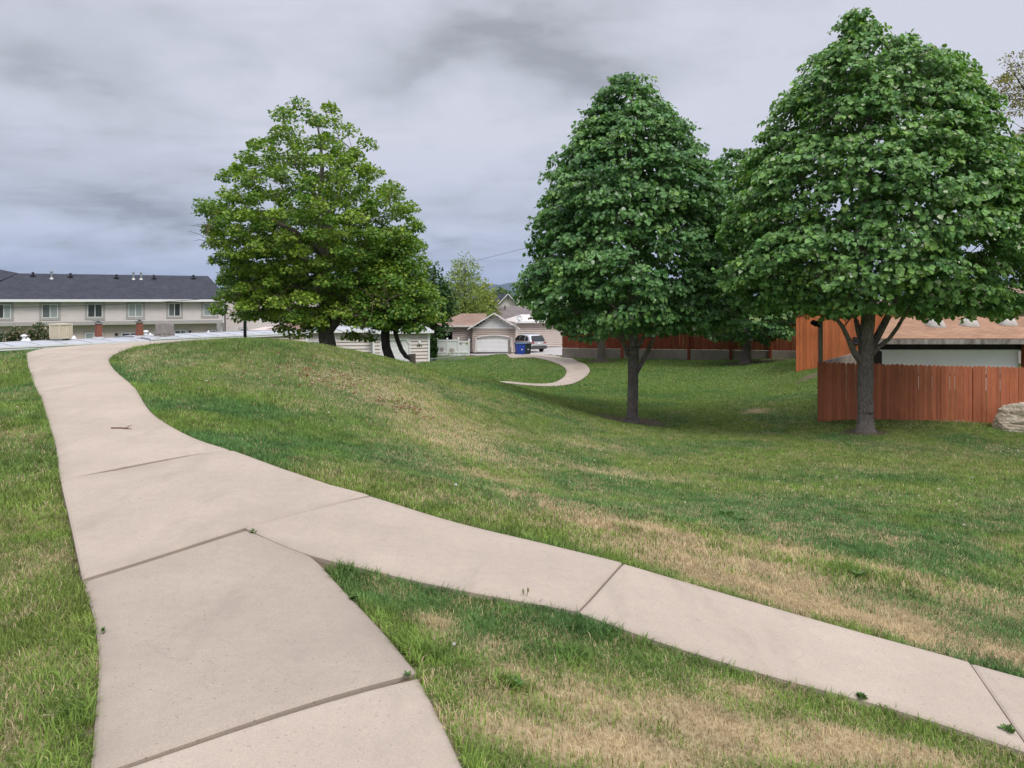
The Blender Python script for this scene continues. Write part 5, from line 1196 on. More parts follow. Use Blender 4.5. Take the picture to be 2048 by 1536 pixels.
mb = MB(); mb.bar(Wsd.pt(-.3, zS-.02, .55), Wsd.pt(Wsd.L+.4, zS-.02, .55), .1, .2); mb.build('gutter', M['white'], sh)
# satellite dish on the gable's right eave
q = P(1037.5, 648, 69.2); R = Matrix.Rotation(math.radians(62), 3, 'X')@Matrix.Identity(3); Rz = Matrix.Rotation(math.radians(18), 3, 'Z')@R
dsh = thing('satellite_dish', 'grey satellite dish on the eave beside the white gable', 'dish', q)
c = P(1038, 637, 69.0); mb = MB(); n = 20; prof = [(.001, .0), (.12, .008), (.22, .03), (.31, .065), (.31, .085), (.22, .05), (.12, .03), (.001, .02)]
mb.lathe(c, prof, n, Rz); mb.build('reflector', M['galv'], dsh, True)
mb = MB(); mb.tube([q, q+Z*.35, c], .025, 6); mb.build('mast', M['galv'], dsh)
mb = MB(); e = c+Rz@Vector((0, 0, .42)); mb.tube([c+Rz@Vector((0, -.28, .05)), e], .015, 5); mb.box(e, (.09, .09, .12)); mb.build('feed_arm', M['galv'], dsh)
# ================================================================== FENCES
def woodmat(name, c, c2, wear=.5):
    m, nt, b, out = newmat(name)
    at = N(nt, 'ShaderNodeAttribute', attribute_name='tint').outputs['Fac']
    p = mapv(nt, pos(nt), (1, 1, .10)); n1 = noise(nt, p, 22, 5, .7); n2 = noise(nt, pos(nt), .9, 5, .6)
    cc = mixc(nt, ramp(nt, n1, ((.35, 0.), (.7, 1.))), c2, c)
    k = N(nt, 'ShaderNodeMath', operation='ADD'); nt.links.new(at, k.inputs[0]); k.inputs[1].default_value = 1.0
    cc = mixc(nt, 1., cc, k.outputs[0], 'MULTIPLY')
    cc = mixc(nt, 1., cc, ramp(nt, n2, ((.3, .82), (.7, 1.1))), 'MULTIPLY')
    nt.links.new(cc, b.inputs['Base Color']); b.inputs['Roughness'].default_value = .8; b.inputs['Specular IOR Level'].default_value = .2
    bump(nt, b, n1, .35, .006); return m
M['fence_red'] = woodmat('stained_wood_red_brown', (.52, .175, .088), (.40, .130, .066))
M['fence_orange'] = woodmat('stained_wood_orange', (.60, .185, .07), (.47, .135, .05))
M['fence_dark'] = woodmat('stained_wood_dark_red', (.32, .075, .035), (.16, .042, .022))
M['fence_grey'] = woodmat('bare_wood_grey', (.34, .295, .245), (.20, .165, .135))
def tinted(mb, name, mat, parent, tints):
    """tints: one value per 'board' = (first vertex index, tint)"""
    o = mb.build(name, mat, parent)
    a = o.data.attributes.new('tint', 'FLOAT', 'POINT'); v = np.zeros(len(o.data.vertices), np.float32)
    for (i, t), (j, _) in zip(tints, tints[1:]+[(len(v), 0)]): v[i:j] = t
    a.data.foreach_set('value', v); return o
def boards(name, mat, parent, A, B, zb, zt, bw=.14, th=.018, ear=True, seed=1, wide=(), out=None, top=None, ragged=.012, gap=.006, lean=.004):
    """upright boards between plan points A and B; zb, zt = bottom / top functions of distance"""
    rr = random.Random(seed); A = Vector((A[0], A[1], 0)); B = Vector((B[0], B[1], 0)); Ln = (B-A).length; d = (B-A)/Ln
    n = out if out is not None else Vector((d.y, -d.x, 0)); n = n if n.dot(-A) > 0 else -n
    mb = MB(); tints = []; s = 0.; k = 0
    while s < Ln-.03:
        w = bw*rr.uniform(.93, 1.05); g_ = gap
        if k in wide: g_ = .014
        e = min(s+w-g_, Ln); z0, z1 = zb((s+e)/2)+rr.uniform(-.01, .01), zt((s+e)/2)+rr.uniform(-ragged, ragged); o = rr.uniform(0, .016); sl = rr.uniform(-lean, lean)
        p = lambda t, z: A+d*(t+sl*(z-z0))+Z*z+n*o
        w_ = e-s
        if ear:
            pts = [p(s, z0), p(e, z0), p(e, z1-.05), p(e-w_*.14, z1-.018), p(e-w_*.33, z1), p(s+w_*.33, z1), p(s+w_*.14, z1-.018), p(s, z1-.05)]
        else:
            za = top(s) if top else z1; zb_ = top(e) if top else z1
            pts = [p(s, z0), p(e, z0), p(e, zb_), p(s, za)]
        tints.append((len(mb.v), rr.uniform(-.16, .14))); mb.prism(pts, -n*th)
        s += w; k += 1
    return tinted(mb, name, mat, parent, tints)
def post(name, mat, parent, p, w, z0, z1, rz=0):
    mb = MB(); mb.box(Vector((p[0], p[1], (z0+z1)/2)), (w, w, z1-z0), rz); return tinted(mb, name, mat, parent, [(0, random.uniform(-.1, .1))])
# ---- near dog-eared fence round the yard
fa = P(1645, 843, 21.8); fb = P(2240, 857, 21.3)
lin = lambda z0, z1, L_: (lambda s: z0+(z1-z0)*s/L_)
LF = (Vector((fb.x, fb.y, 0))-Vector((fa.x, fa.y, 0))).length
ztA = P(1645, 724.5, 21.8).z; ztB = P(2240, 739, 21.3).z
nf = thing('plank_fence', 'red-brown dog-eared plank fence behind the biggest tree trunk', 'fence', (fa.x, fa.y, fa.z))
zbA, zbB = float(gz(fa.x, fa.y))-.06, float(gz(fb.x, fb.y))-.06
# panels between the posts
br_ = [0, 1.35, 2.72, 4.45, 6.2, 8.0, LF]
dF = (Vector((fb.x, fb.y, 0))-Vector((fa.x, fa.y, 0)))/LF
for k, (s0, s1) in enumerate(zip(br_, br_[1:])):
    q0, q1 = Vector((fa.x, fa.y, 0))+dF*(s0+.01), Vector((fa.x, fa.y, 0))+dF*(s1-.012)
    f0 = lambda s, s0=s0: float(gz(*(Vector((fa.x, fa.y, 0))+dF*(s0+s))[:2]))-.05
    f1 = lambda s, s0=s0: ztA+(ztB-ztA)*(s0+s)/LF
    boards('panel', M['fence_red'], nf, q0, q1, f0, f1, .137, .018, True, 10+k, (3, 7, 8) if k == 2 else (2, 5) if k in (3, 4) else ())
    for hz_ in (.35, 1.45):
        mb = MB(); mb.bar(q0+Vector((0, .045, f0(0)+hz_)), q1+Vector((0, .045, f0(0)+hz_)), .04, .09); tinted(mb, 'rail', M['fence_red'], nf, [(0, -.1)])
    if k: post('post', M['fence_red'], nf, Vector((fa.x, fa.y, 0))+dF*s0+Vector((0, .09, 0)), .09, f0(0), f1(0)-.08)
# tall corner post with lamp
pc_ = P(1641, 846, 21.75); ptop = P(1641, 641, 21.75).z
mb = MB(); mb.box(Vector((pc_.x, pc_.y, (float(gz(pc_.x, pc_.y))-.1+ztA)/2)), (.13, .13, ztA-float(gz(pc_.x, pc_.y))+.1), 0); tinted(mb, 'corner_post', M['fence_red'], nf, [(0, -.12)])
mb = MB(); mb.box(Vector((pc_.x+.01, pc_.y+.02, (ztA+ptop)/2)), (.10, .10, ptop-ztA-.002), 0); tinted(mb, 'post_extension', M['fence_grey'], nf, [(0, -.1)])
fl = thing('flood_light', 'black twin flood lamp on top of the tall fence corner post', 'lamp', (pc_.x, pc_.y, ptop-.12))
for c, ang in ((P(1629, 647.5, 21.7), .5), (P(1636, 649.5, 21.6), .2)):
    mb = MB(); R = Matrix.Rotation(-.9, 3, 'Y')@Matrix.Rotation(ang, 3, 'X'); mb.lathe(c, [(.045, -.10), (.06, -.04), (.085, .06), (.085, .09), (.07, .085), (.06, .04)], 12, R); mb.build('lamp_head', M['black'], fl, True)
mb = MB(); mb.box(Vector((pc_.x-.07, pc_.y, ptop-.08)), (.07, .08, .1)); mb.tube([Vector((pc_.x-.07, pc_.y, ptop-.08)), P(1633, 648, 21.68)], .02, 6); mb.build('bracket', M['black'], fl)
# weathered return fence running back from the corner
ra, rb = Vector((pc_.x+.12, pc_.y+.15, 0)), Vector((P(1735, 705, 28).x, 28.2, 0)); zr0, zr1 = P(1650, 722, 22.0).z, P(1722, 703, 27.4).z
rl = (rb-ra).length
rf = thing('plank_fence', 'grey weathered return fence running back from the corner post', 'fence', (ra.x, ra.y, float(gz(ra.x, ra.y))))
boards('panel', M['fence_grey'], rf, ra, rb, lambda s: float(gz(*(ra+(rb-ra)*s/rl)[:2]))-.05, lambda s: zr0+(zr1-zr0)*s/rl, .14, .018, True, 31)
mb = MB(); mb.bar(ra+Z*(zr0-.22)+Vector((-.05, -.01, 0)), rb+Z*(zr1-.22)+Vector((-.05, -.01, 0)), .04, .09); tinted(mb, 'rail', M['fence_red'], rf, [(0, 0)])
# ---- orange plank shed behind the corner
YS = 36.0
sa, sb = P(1592, 742, YS), P(1792, 752, 34.0); Ws = Wall(sa, sb)
shd = thing('plank_shed', 'bright orange plank shed gable between the dark fence and the corner post', 'shed', (sa.x, sa.y, sa.z))
zl_ = P(1592, 632, YS).z; pk = Ws.L*.62; zpk = zl_+pk*.30
tops = lambda s: zl_+s*.30 if s < pk else zpk-(s-pk)*.30
zbS = lambda s: float(gz(*(Ws.A+Ws.d*s)[:2]))-.02
o = boards('front_wall', M['fence_orange'], shd, Ws.A, Ws.B, zbS, lambda s: 0, .17, .02, False, 41, (), None, tops)
a2, b2 = Ws.pt(.03, 0, -.03), Ws.pt(.03, 0, -4)
for t_, g_ in ((0, .02), (Ws.L, -.02)):
    mb = MB(); mb.prism([Ws.pt(t_, zbS(t_)-.1, -.03), Ws.pt(t_, tops(t_)-.03, -.03), Ws.pt(t_, tops(t_)-.03, -4), Ws.pt(t_, zbS(t_)-.1, -4)], Ws.d*g_); tinted(mb, 'side_wall', M['fence_dark'], shd, [(0, 0)])
roofmesh('roof', [[Ws.pt(-.12, zl_-.0, .08), Ws.pt(pk, zpk+.04, .08), Ws.pt(pk, zpk+.04, -4.2), Ws.pt(-.12, zl_-.0, -4.2)], [Ws.pt(Ws.L+.1, tops(Ws.L), -4.2), Ws.pt(Ws.L+.1, tops(Ws.L), .08), Ws.pt(pk, zpk+.04, .08), Ws.pt(pk, zpk+.04, -4.2)]], M['sh_tan'], shd, .05)
mb = MB(); mb.prism([Ws.pt(.02, zbS(0)-.1, -.02), Ws.pt(Ws.L-.02, zbS(Ws.L)-.1, -.02), Ws.pt(Ws.L-.02, zbS(Ws.L)+.05, -.02), Ws.pt(.02, zbS(0)+.05, -.02)], Ws.n*.03); mb.build('footing', M['conc_wall'], shd)
q = Ws.pt(Ws.sz(1711, 680)[0], Ws.sz(1711, 680)[1], .1); mb = MB(); mb.box(q, (.2, .16, .3)); mb.lathe(q-Z*.25, [(.1, 0), (.14, .08), (.05, .16)], 8); mb.build('wall_lamp', M['black'], shd)
# ---- dark red fence on a stained concrete retaining wall
wa, wb = P(1124, 718, 56), P(1660, 716, 46.2); Wr_ = Wall(wa, wb)
zwl = P(1130, 697, 55.8).z; zwr = P(1590, 700, 47.5).z
rw = thing('retaining_wall', 'long stained concrete retaining wall under the dark red fence', 'wall', (wa.x, wa.y, wa.z))
zw = lambda t: zwl+(zwr-zwl)*t/Wr_.L
cuts_ = [0]+[Wr_.sz(p, 700)[0] for p in (1245, 1378, 1462, 1541)]+[Wr_.L]
for k, (p, q) in enumerate(zip(cuts_, cuts_[1:])):
    mb = MB(); g0 = min(float(gz(*Wr_.pt(p, 0)[:2])), float(gz(*Wr_.pt(q, 0)[:2])))-.4
    mb.prism([Wr_.pt(p+.01, g0), Wr_.pt(q-.01, g0), Wr_.pt(q-.01, zw(q)), Wr_.pt(p+.01, zw(p))], -Wr_.n*.25); mb.build('wall_bay', M['conc_wall'], rw)
df = thing('plank_fence', 'dark red plank fence along the top of the concrete wall', 'fence', (wa.x, wa.y, zwl))
for k, (p, q) in enumerate(zip(cuts_, cuts_[1:])):
    boards('panel', M['fence_dark'], df, Wr_.pt(p+.02, 0, -.05), Wr_.pt(q-.02, 0, -.05), lambda s, p=p: zw(p+s)+.02, lambda s, p=p: zw(p+s)+1.95, .14, .02, False, 60+k, (), None, None, .03)
for p in cuts_[1:-1]:
    q = Wr_.pt(p, 0, .08); post('post', M['fence_dark'], df, q, .16, float(gz(q.x, q.y))-.1, zw(p)+1.98, math.atan2(Wr_.d.y, Wr_.d.x))
# ================================================================== HOUSE WITH SKYLIGHTS IN THE YARD
e0, e1 = P(1752, 677, 26), P(2260, 678, 26); ze = e0.z; rl_, rr_ = P(1786, 633, 30.6), P(2300, 633, 30.6); zr = rl_.z
RLx = P(1768, 600, 32.4).x
hs_ = thing('low_house', 'low house with tan shingle roof, weathered fascia and white wall behind the plank fence', 'house', (e0.x, 27, float(gz(e0.x, 27))))
roofmesh('roof', [[(e0.x, 26, ze), (e1.x, 26, ze), (rr_.x, 30.6, zr), (rl_.x, 30.6, zr)], [(RLx, 32.4, ze+.2), (e0.x, 26, ze), (rl_.x, 30.6, zr)], [(e1.x, 32.4, ze+.2), (RLx, 32.4, ze+.2), (rl_.x, 30.6, zr), (rr_.x, 30.6, zr)]], M['sh_tan'], hs_, .06)
zf = P(1900, 688.5, 25.9).z
mb = MB(); mb.prism([(e0.x+.02, 25.93, zf), (e1.x, 25.93, zf), (e1.x, 25.93, ze-.03), (e0.x+.02, 25.93, ze-.03)], (0, .05, 0)); mb.prism([(e0.x, 25.99, zf), (e0.x, 25.99, ze-.05), (RLx, 32.3, ze-.05), (RLx, 32.3, zf)], (.05, 0, 0)); mb.build('fascia', M['wood_old'], hs_)
mb = MB(); mb.quad((e0.x+.05, 25.98, zf+.05), (e1.x, 25.98, zf+.05), (e1.x, 32.2, zf+.05), (RLx+.05, 32.2, zf+.05)); mb.build('soffit', M['dark'], hs_)  # underside coloured near-black for the shadow below the eave
xw0, xw1 = P(1763, 710, 26.7).x, P(2037, 710, 26.7).x; zwt = P(1900, 700.5, 26.7).z; zg = float(gz(15, 26.7))-.3
mb = MB(); mb.prism([(xw0, 26.7, zg), (xw1, 26.7, zg), (xw1, 26.7, zwt), (xw0, 26.7, zwt)], (0, .1, 0)); mb.build('wall', plain('white_stucco', (.82, .80, .80), .9, .05, 1.3, bumpv=.3), hs_)
mb = MB(); mb.box(((xw0+xw1)/2, 26.74, (zwt+zf)/2+.03), (xw1-xw0+1.0, .2, zf-zwt+.06)); mb.box((xw0-.27, 26.74, (zg+zwt)/2), (.50, .22, zwt-zg)); mb.box((xw1+2.2, 26.8, (zg+zf)/2), (3.6, .2, zf-zg)); mb.build('frame_with_eave_shade', M['dark'], hs_)  # header's dark colour stands for the eave shadow; side posts are dark too
mb = MB(); mb.box((xw1+.12, 26.5, (zg+zf)/2), (.2, .2, zf-zg)); tinted(mb, 'porch_post', M['fence_dark'], hs_, [(0, 0)])
mb = MB(); mb.bar((xw0-.1, 26.66, zwt+.0), (xw1+.1, 26.66, zwt+.0), .08, .05); mb.build('wall_trim', M['white'], hs_)
slope = (zr-ze)/4.6
M['dome'] = plain('milky_acrylic', (.50, .47, .42), .35, .05, 3)
for px, py in ((1871, 653), (1938, 651.5), (2014, 649.5), (2090, 648)):
    # find the point on the front slope
    best = min(((abs(P(px, py, y).z-(ze+(y-26)*slope)), y) for y in np.linspace(26, 30.6, 300))); y = best[1]; q = P(px, py, y); q.z = ze+(y-26)*slope
    R = Matrix.Rotation(math.atan(slope), 3, 'X'); mb = MB(); n = 20
    prof = [(.31, -.01), (.31, .06), (.30, .11), (.27, .20), (.21, .27), (.12, .31), (.02, .325)]
    vs = []; 
    for r, z_ in prof:
        for k in range(n):
            a = 2*math.pi*k/n; sq = 1/max(abs(math.cos(a)), abs(math.sin(a))); sq = 1+(sq-1)*.7*(1 if z_ < .1 else .4); vs.append(q+R@Vector((math.cos(a)*r*sq, math.sin(a)*r*sq, z_)))
    m = len(prof); mb.add(vs, [(i*n+k, i*n+(k+1) % n, (i+1)*n+(k+1) % n, (i+1)*n+k) for i in range(m-1) for k in range(n)]+[tuple(range((m-1)*n, m*n))]); mb.build('skylight', M['dome'], hs_, True)
mb = MB(); q = P(1800, 629, 30.6); mb.box(q+Z*.02, (.9, .5, .12)); mb.build('ridge_vent', M['galv'], hs_)
uh = thing('house', 'upper brown shingle roof showing at the right edge above the skylight roof', 'house', (20, 40, -1.5))
q0, q1 = P(1792, 622, 38), P(2330, 618, 38); z2 = P(2050, 572, 42).z; z1 = P(2050, 620, 38).z
roofmesh('roof', [[(q0.x-.5, 38, z1), (q1.x, 38, z1), (q1.x, 43, z2), (P(1980, 575, 43).x, 43, z2)], [(q0.x-.5, 47, z1), (q0.x-.5, 38, z1), (P(1980, 575, 43).x, 43, z2)]], M['sh_brown'], uh)
mb = MB(); mb.prism([(q0.x, 38.6, -2.4), (q1.x, 38.6, -2.4), (q1.x, 38.6, z1-.1), (q0.x, 38.6, z1-.1)], (0, 7, 0)); mb.build('wall', M['stucco_low'], uh)
# ---- boulder at the right edge
bq = P(2062, 852, 20.4); bq.z = float(gz(bq.x, bq.y))
bm = bmesh.new(); bmesh.ops.create_icosphere(bm, subdivisions=5, radius=1)
for v in bm.verts:
    c = v.co.copy(); n_ = c.normalized()
    s = 1
    for k, (nx_, ny_, nz_, dd) in enumerate(((-.8, -.3, .55, .72), (.2, -.9, .3, .78), (.5, -.2, .8, .74), (-.3, -.6, .8, .80), (-.95, -.1, .1, .85), (.1, .4, .95, .78), (-.6, -.75, .1, .84))):
        t_ = Vector((nx_, ny_, nz_)).normalized(); dt = n_.dot(t_)
        if dt > 0: s = min(s, dd/dt)
    s *= 1+.07*(float(vnoise(c.x*3+9, c.z*7+c.y*2, 3))-.5)*2+.05*(float(vnoise(c.x*9+c.y*7, c.z*16, 5))-.5)+.02*(float(vnoise(c.x*30+c.y*20, c.z*40, 6))-.5)
    v.co = Vector((c.x*1.02*s, c.y*.7*s, c.z*.78*s))
me = bpy.data.meshes.new('boulder'); bm.to_mesh(me); bm.free()
m, nt, b, out = newmat('tan_rock'); p = mapv(nt, pos(nt), (1, 1, 2.6), (.3, .2, 0)); n1 = noise(nt, p, 3.2, 8, .7); n2 = noise(nt, pos(nt), 14, 5, .7)
nt.links.new(mixc(nt, 1., ramp(nt, n1, ((.3, (.22, .165, .12)), (.48, (.55, .45, .33)), (.62, (.68, .60, .48)), (.75, (.42, .33, .24)))), ramp(nt, n2, ((.3, .7), (.6, 1.1))), 'MULTIPLY'), b.inputs['Base Color']); b.inputs['Roughness'].default_value = .95; bump(nt, b, n2, .9, .05)
tag(link('boulder', me, m, None, (bq.x, bq.y, bq.z+.12)), 'layered tan boulder in the grass at the foot of the plank fence', 'boulder')
# ================================================================== THINGS AROUND THE GARAGE
YV = 66.5
M['vinyl'] = plain('white_vinyl', (.80, .80, .81), .4, .03, 1)
Wv = Wall(P(873, 690, YV), P(938, 690, YV)); vf = thing('vinyl_fence', 'tall white vinyl fence with metal flower ornaments beside the taupe garage', 'fence', (Wv.A.x, YV, -3.6))
ts = [Wv.sz(p, 690)[0] for p in (874, 894.5, 917)]; tr_ = Wv.sz(938, 690)[0]; zt_a = P(890, 679.5, YV).z; zt_b = P(928, 682, YV).z
for k, (a, b, zz) in enumerate(((ts[0], ts[1], zt_a), (ts[1], ts[2], zt_a), (ts[2], tr_, zt_b))):
    mb = MB(); mb.prism([Wv.pt(a+.06, -3.6), Wv.pt(b-.06, -3.6), Wv.pt(b-.06, zz), Wv.pt(a+.06, zz)], -Wv.n*.05); mb.bar(Wv.pt(a+.06, zz-.07, .02), Wv.pt(b-.06, zz-.07, .02), .05, .14); mb.bar(Wv.pt(a+.06, -3.3, .02), Wv.pt(b-.06, -3.3, .02), .05, .14)
    mb.build('panel', M['vinyl'], vf)
for t, zz in ((ts[0], zt_a+.05), (ts[1], zt_a+.08), (ts[2], zt_a+.12), (tr_, zt_b+.05)):
    mb = MB(); mb.box(Wv.pt(t, (zz-3.6)/2, 0), (.13, .13, zz+3.6)); mb.lathe(Wv.pt(t, zz, 0), [(.11, 0), (.11, .03), (.02, .1)], 4); mb.build('post', M['vinyl'], vf)
M['rust'] = plain('rusty_metal', (.34, .24, .16), .7, .3, 9)
def flower(px, py, r, label, stem):
    t0, z = Wv.sz(px, py); c = Wv.pt(t0, z, .05); mb = MB()
    for k in range(8):
        a = 2*math.pi*k/8; d = Wv.d*math.cos(a)+Z*math.sin(a); e = Wv.d*-math.sin(a)+Z*math.cos(a)
        loop = [c+d*(r*.25)+e*0, c+d*(r*.65)+e*(r*.22), c+d*r, c+d*(r*.65)-e*(r*.22), c+d*(r*.25)]; mb.tube(loop, .010, 4)
    mb.tube([c+Wv.d*(r*.2*math.cos(a))+Z*(r*.2*math.sin(a)) for a in np.linspace(0, 2*math.pi, 11)], .011, 4)
    mb.tube([c-Z*r*.3, c-Z*(r+stem)], .010, 4)
    tag(mb.build('flower_ornament', M['rust'], None), label, 'ornament', 'metal flowers on the vinyl fence')
flower(883.5, 698, .26, 'rusty metal flower hung on the first vinyl panel, by the hedge', .05); flower(903.5, 701, .30, 'larger rusty metal flower on a stem, on the middle vinyl panel', .42); flower(896, 709.5, .15, 'smallest rusty metal flower, low beside the post of the vinyl fence', .08)
for px, py, m_, lb in ((921.5, 686.5, 'trim', 'small grey notice on the right vinyl panel'), (934, 686, 'yellow', 'small yellow warning notice on the right vinyl panel')):
    if 'yellow' not in M: M['yellow'] = plain('yellow_sign', (.55, .45, .05), .5, .1, 4)
    t0, z = Wv.sz(px, py); mb = MB(); mb.prism([Wv.pt(t0-.10, z-.11, .03), Wv.pt(t0+.10, z-.11, .03), Wv.pt(t0+.10, z+.11, .03), Wv.pt(t0-.10, z+.11, .03)], -Wv.n*.02); o = mb.build('notice_board', M[m_], None); tag(o, lb, 'sign')
    mb = MB()
    for k in range(3): mb.bar(Wv.pt(t0-.07, z+.05-.05*k, .036), Wv.pt(t0+.07-.03*(k == 2), z+.05-.05*k, .036), .004, .018)
    mb.build('lettering', M['black'], o)
# wooden post and chain-link fence
q = P(1018, 709, 66); mb = MB(); mb.box(Vector((q.x, 66, -2.9)), (.20, .14, 1.5)); mb.box(Vector((q.x+.14, 66.02, -3.2)), (.10, .1, .9)); mb.prism([(q.x-.1, 65.93, -2.15), (q.x+.1, 65.93, -2.15), (q.x, 65.93, -2.05)], (0, .14, 0)); tag(tinted(mb, 'timber_post', M['fence_grey'], None, [(0, -.05)]), 'short brown timber post in front of the arched garage door', 'post')
ca, cb = P(815, 723, 54), P(930, 710.5, 59); cl_ = thing('chain_link_fence', 'low galvanised chain-link fence below the white vinyl fence', 'fence', (ca.x, ca.y, -3.5))
mb = MB(); mb.tube([ca, cb], .03, 6); mb.build('top_rail', M['galv'], cl_)
for k in range(6):
    p = ca.lerp(cb, k/5); mb = MB(); mb.tube([Vector((p.x, p.y, float(gz(p.x, p.y))-.1)), p+Z*.05], .035, 6); mb.lathe(p+Z*.04, [(.05, 0), (.03, .05), (.01, .06)], 6); mb.build('post', M['galv'], cl_)
mb = MB(); nn = 60
for k in range(-8, nn):
    for s in (1, -1):
        u0, u1 = k/nn, (k+8)/nn
        a = ca.lerp(cb, max(0, u0) if s > 0 else min(1, u1)); bq_ = ca.lerp(cb, min(1, u1) if s > 0 else max(0, u0))
        mb.tube([a-Z*.03, bq_-Z*1.1], .004, 3, False)
mb.build('mesh_wire', M['galv'], cl_)
def shrub(name, label, c, rx, ry, h, n, leaf, cols, seed, flowers=0, shape='maple'):
    global RNG
    RNG = np.random.default_rng(seed); c = Vector(c); t = thing(name, label, 'shrub', c)
    d = unit(RNG.normal(0, 1, (n, 3))); r = RNG.random((n, 1))**.4; lob = .75+.5*vnoise(d[:, 0]*3+7, d[:, 2]*3+d[:, 1]*2, seed)[:, None]
    p = d*r*lob*np.array([rx, ry, h*.55])+np.array([0, 0, h*.5]); p[:, 2] = np.abs(p[:, 2])
    col = (np.array(cols[0])+(np.array(cols[1])-np.array(cols[0]))*RNG.random((n, 1)))*(.7+.6*RNG.random((n, 1)))
    me = leaves_mesh('foliage', p, d+RNG.normal(0, .5, (n, 3)), d*.5+np.array([0, 0, .8])+RNG.normal(0, .4, (n, 3)), leaf*(.6+.8*RNG.random(n)), col, shape); link('foliage', me, M['leaf'], t)
    mb = MB()
    for k in range(9):
        a = 2*math.pi*k/9; mb.tube([c+Vector((.05*math.cos(a), .05*math.sin(a), 0)), c+Vector((rx*.3*math.cos(a), ry*.3*math.sin(a), h*.45)), c+Vector((rx*.55*math.cos(a), ry*.55*math.sin(a), h*.8))], [.03, .02, .008], 5)
    mb.build('stem', M['bark_dark'], t)
    if flowers:
        k = RNG.choice(n, flowers); q = p[k]*1.06; dd = d[k]
        me = leaves_mesh('blossoms', q, dd+RNG.normal(0, .5, q.shape), dd+RNG.normal(0, .3, q.shape), np.full(flowers, leaf*.9), np.array([.55, .42, .36])*(.8+.4*RNG.random((flowers, 1))), 'maple'); o = link('blossoms', me, M['leaf'], t)
q = P(865, 726, 60); shrub('hedge_shrub', 'dark green bush squeezed between white garage wing and vinyl fence', (q.x, 60, -3.6), .42, .5, 2.0, 1600, .14, ((.025, .07, .02), (.05, .11, .025)), 71)
q = P(895, 690, 69); shrub('porch_shrub', 'small green plant poking above the vinyl fence by the dark porch', (P(877, 690, 67.6).x, 67.6, -3.6), .45, .4, 2.55, 700, .13, ((.05, .12, .02), (.08, .16, .03)), 72)
for px, w_, h_, lb, sd in ((30, .8, .72, 'smaller flowering bush behind the white roof, near the left edge', 73), (76, 1.15, 1.2, 'larger flowering bush with pale blossoms behind the cream cooler', 74)):
    q = P(px, 682, 46.5); zb_ = -3.4; hh = P(px, 655 if px > 50 else 661, 46.5).z+3.4
    shrub('oleander_bush', lb, (q.x, 46.5, zb_), w_, .8, hh, 4200, .16, ((.045, .085, .025), (.10, .125, .05)), sd, 420, 'long')
# bins
def bin_(label, px, Y, h, w, col, lid, rz, seed):
    q = G(P(px, 700, Y).x, Y); q.z = max(q.z, float(gz(q.x, Y)))+.02
    t = thing('wheelie_bin', label, 'bin', q, 'wheeled bins by the garage'); R = Matrix.Rotation(rz, 3, 'Z'); p = lambda x, y, z: q+R@Vector((x, y, z))
    mb = MB(); rows = [(0.08, .36), (.12, .40), (h*.86, .5), (h*.9, .53)]; vs = [p(x*w*s_, y*w*1.15*s_, z) for z, s_ in rows for x, y in ((-1, -1), (1, -1), (1, 1), (-1, 1))]
    fs = [(3, 2, 1, 0), (12, 13, 14, 15)]+[(i*4+k, i*4+(k+1) % 4, i*4+4+(k+1) % 4, i*4+4+k) for i in range(3) for k in range(4)]; mb.add(vs, fs); mb.build('body', M[col], t, bevel=.02)
    mb = MB(); pr = [(-.58, .90), (-.60, .93), (-.35, .985), (.2, 1.0), (.55, .97), (.60, .92)]; m = len(pr)
    mb.add([p(x*w*.56, y*w*1.15, z*h) for x in (-1, 1) for y, z in pr], [tuple(range(m)), tuple(range(2*m-1, m-1, -1))]+[(k, m+k, m+(k+1) % m, (k+1) % m) for k in range(m)]); mb.build('lid', M[lid], t)
    for s_ in (-1, 1):
        mb = MB(); mb.lathe(p(s_*w*.44, w*.5, .13), [(.02, -.03), (.13, -.03), (.13, .03), (.02, .03)], 14, R@Matrix.Rotation(math.pi/2, 3, 'Y')); mb.build('wheel', M['black'], t)
    mb = MB(); mb.tube([p(-w*.45, w*.68, h*.93), p(w*.45, w*.68, h*.93)], .02, 6); mb.build('handle', M[lid], t)
    mb = MB(); mb.prism([p(.02, -w*.555, h*.42), p(.12, -w*.555, h*.42), p(.12, -w*.562, h*.50), p(.02, -w*.562, h*.50)], R@Vector((0, -.008, 0))); mb.build('sticker', M['white'], t)
M['blue'] = plain('blue_plastic', (.012, .05, .30), .45, .1, 2); M['teal'] = plain('blue_grey_plastic', (.03, .09, .16), .45, .1, 2); M['green_d'] = plain('dark_green_plastic', (.012, .024, .024), .5, .1, 2)
bin_('bright blue wheeled bin in front of the parked car', 1040, 64.8, 1.15, .80, 'blue', 'teal', .25, 1)
bin_('dark green wheeled bin between the blue bin and the car', 1053.5, 65.6, 1.1, .72, 'green_d', 'green_d', .15, 2)
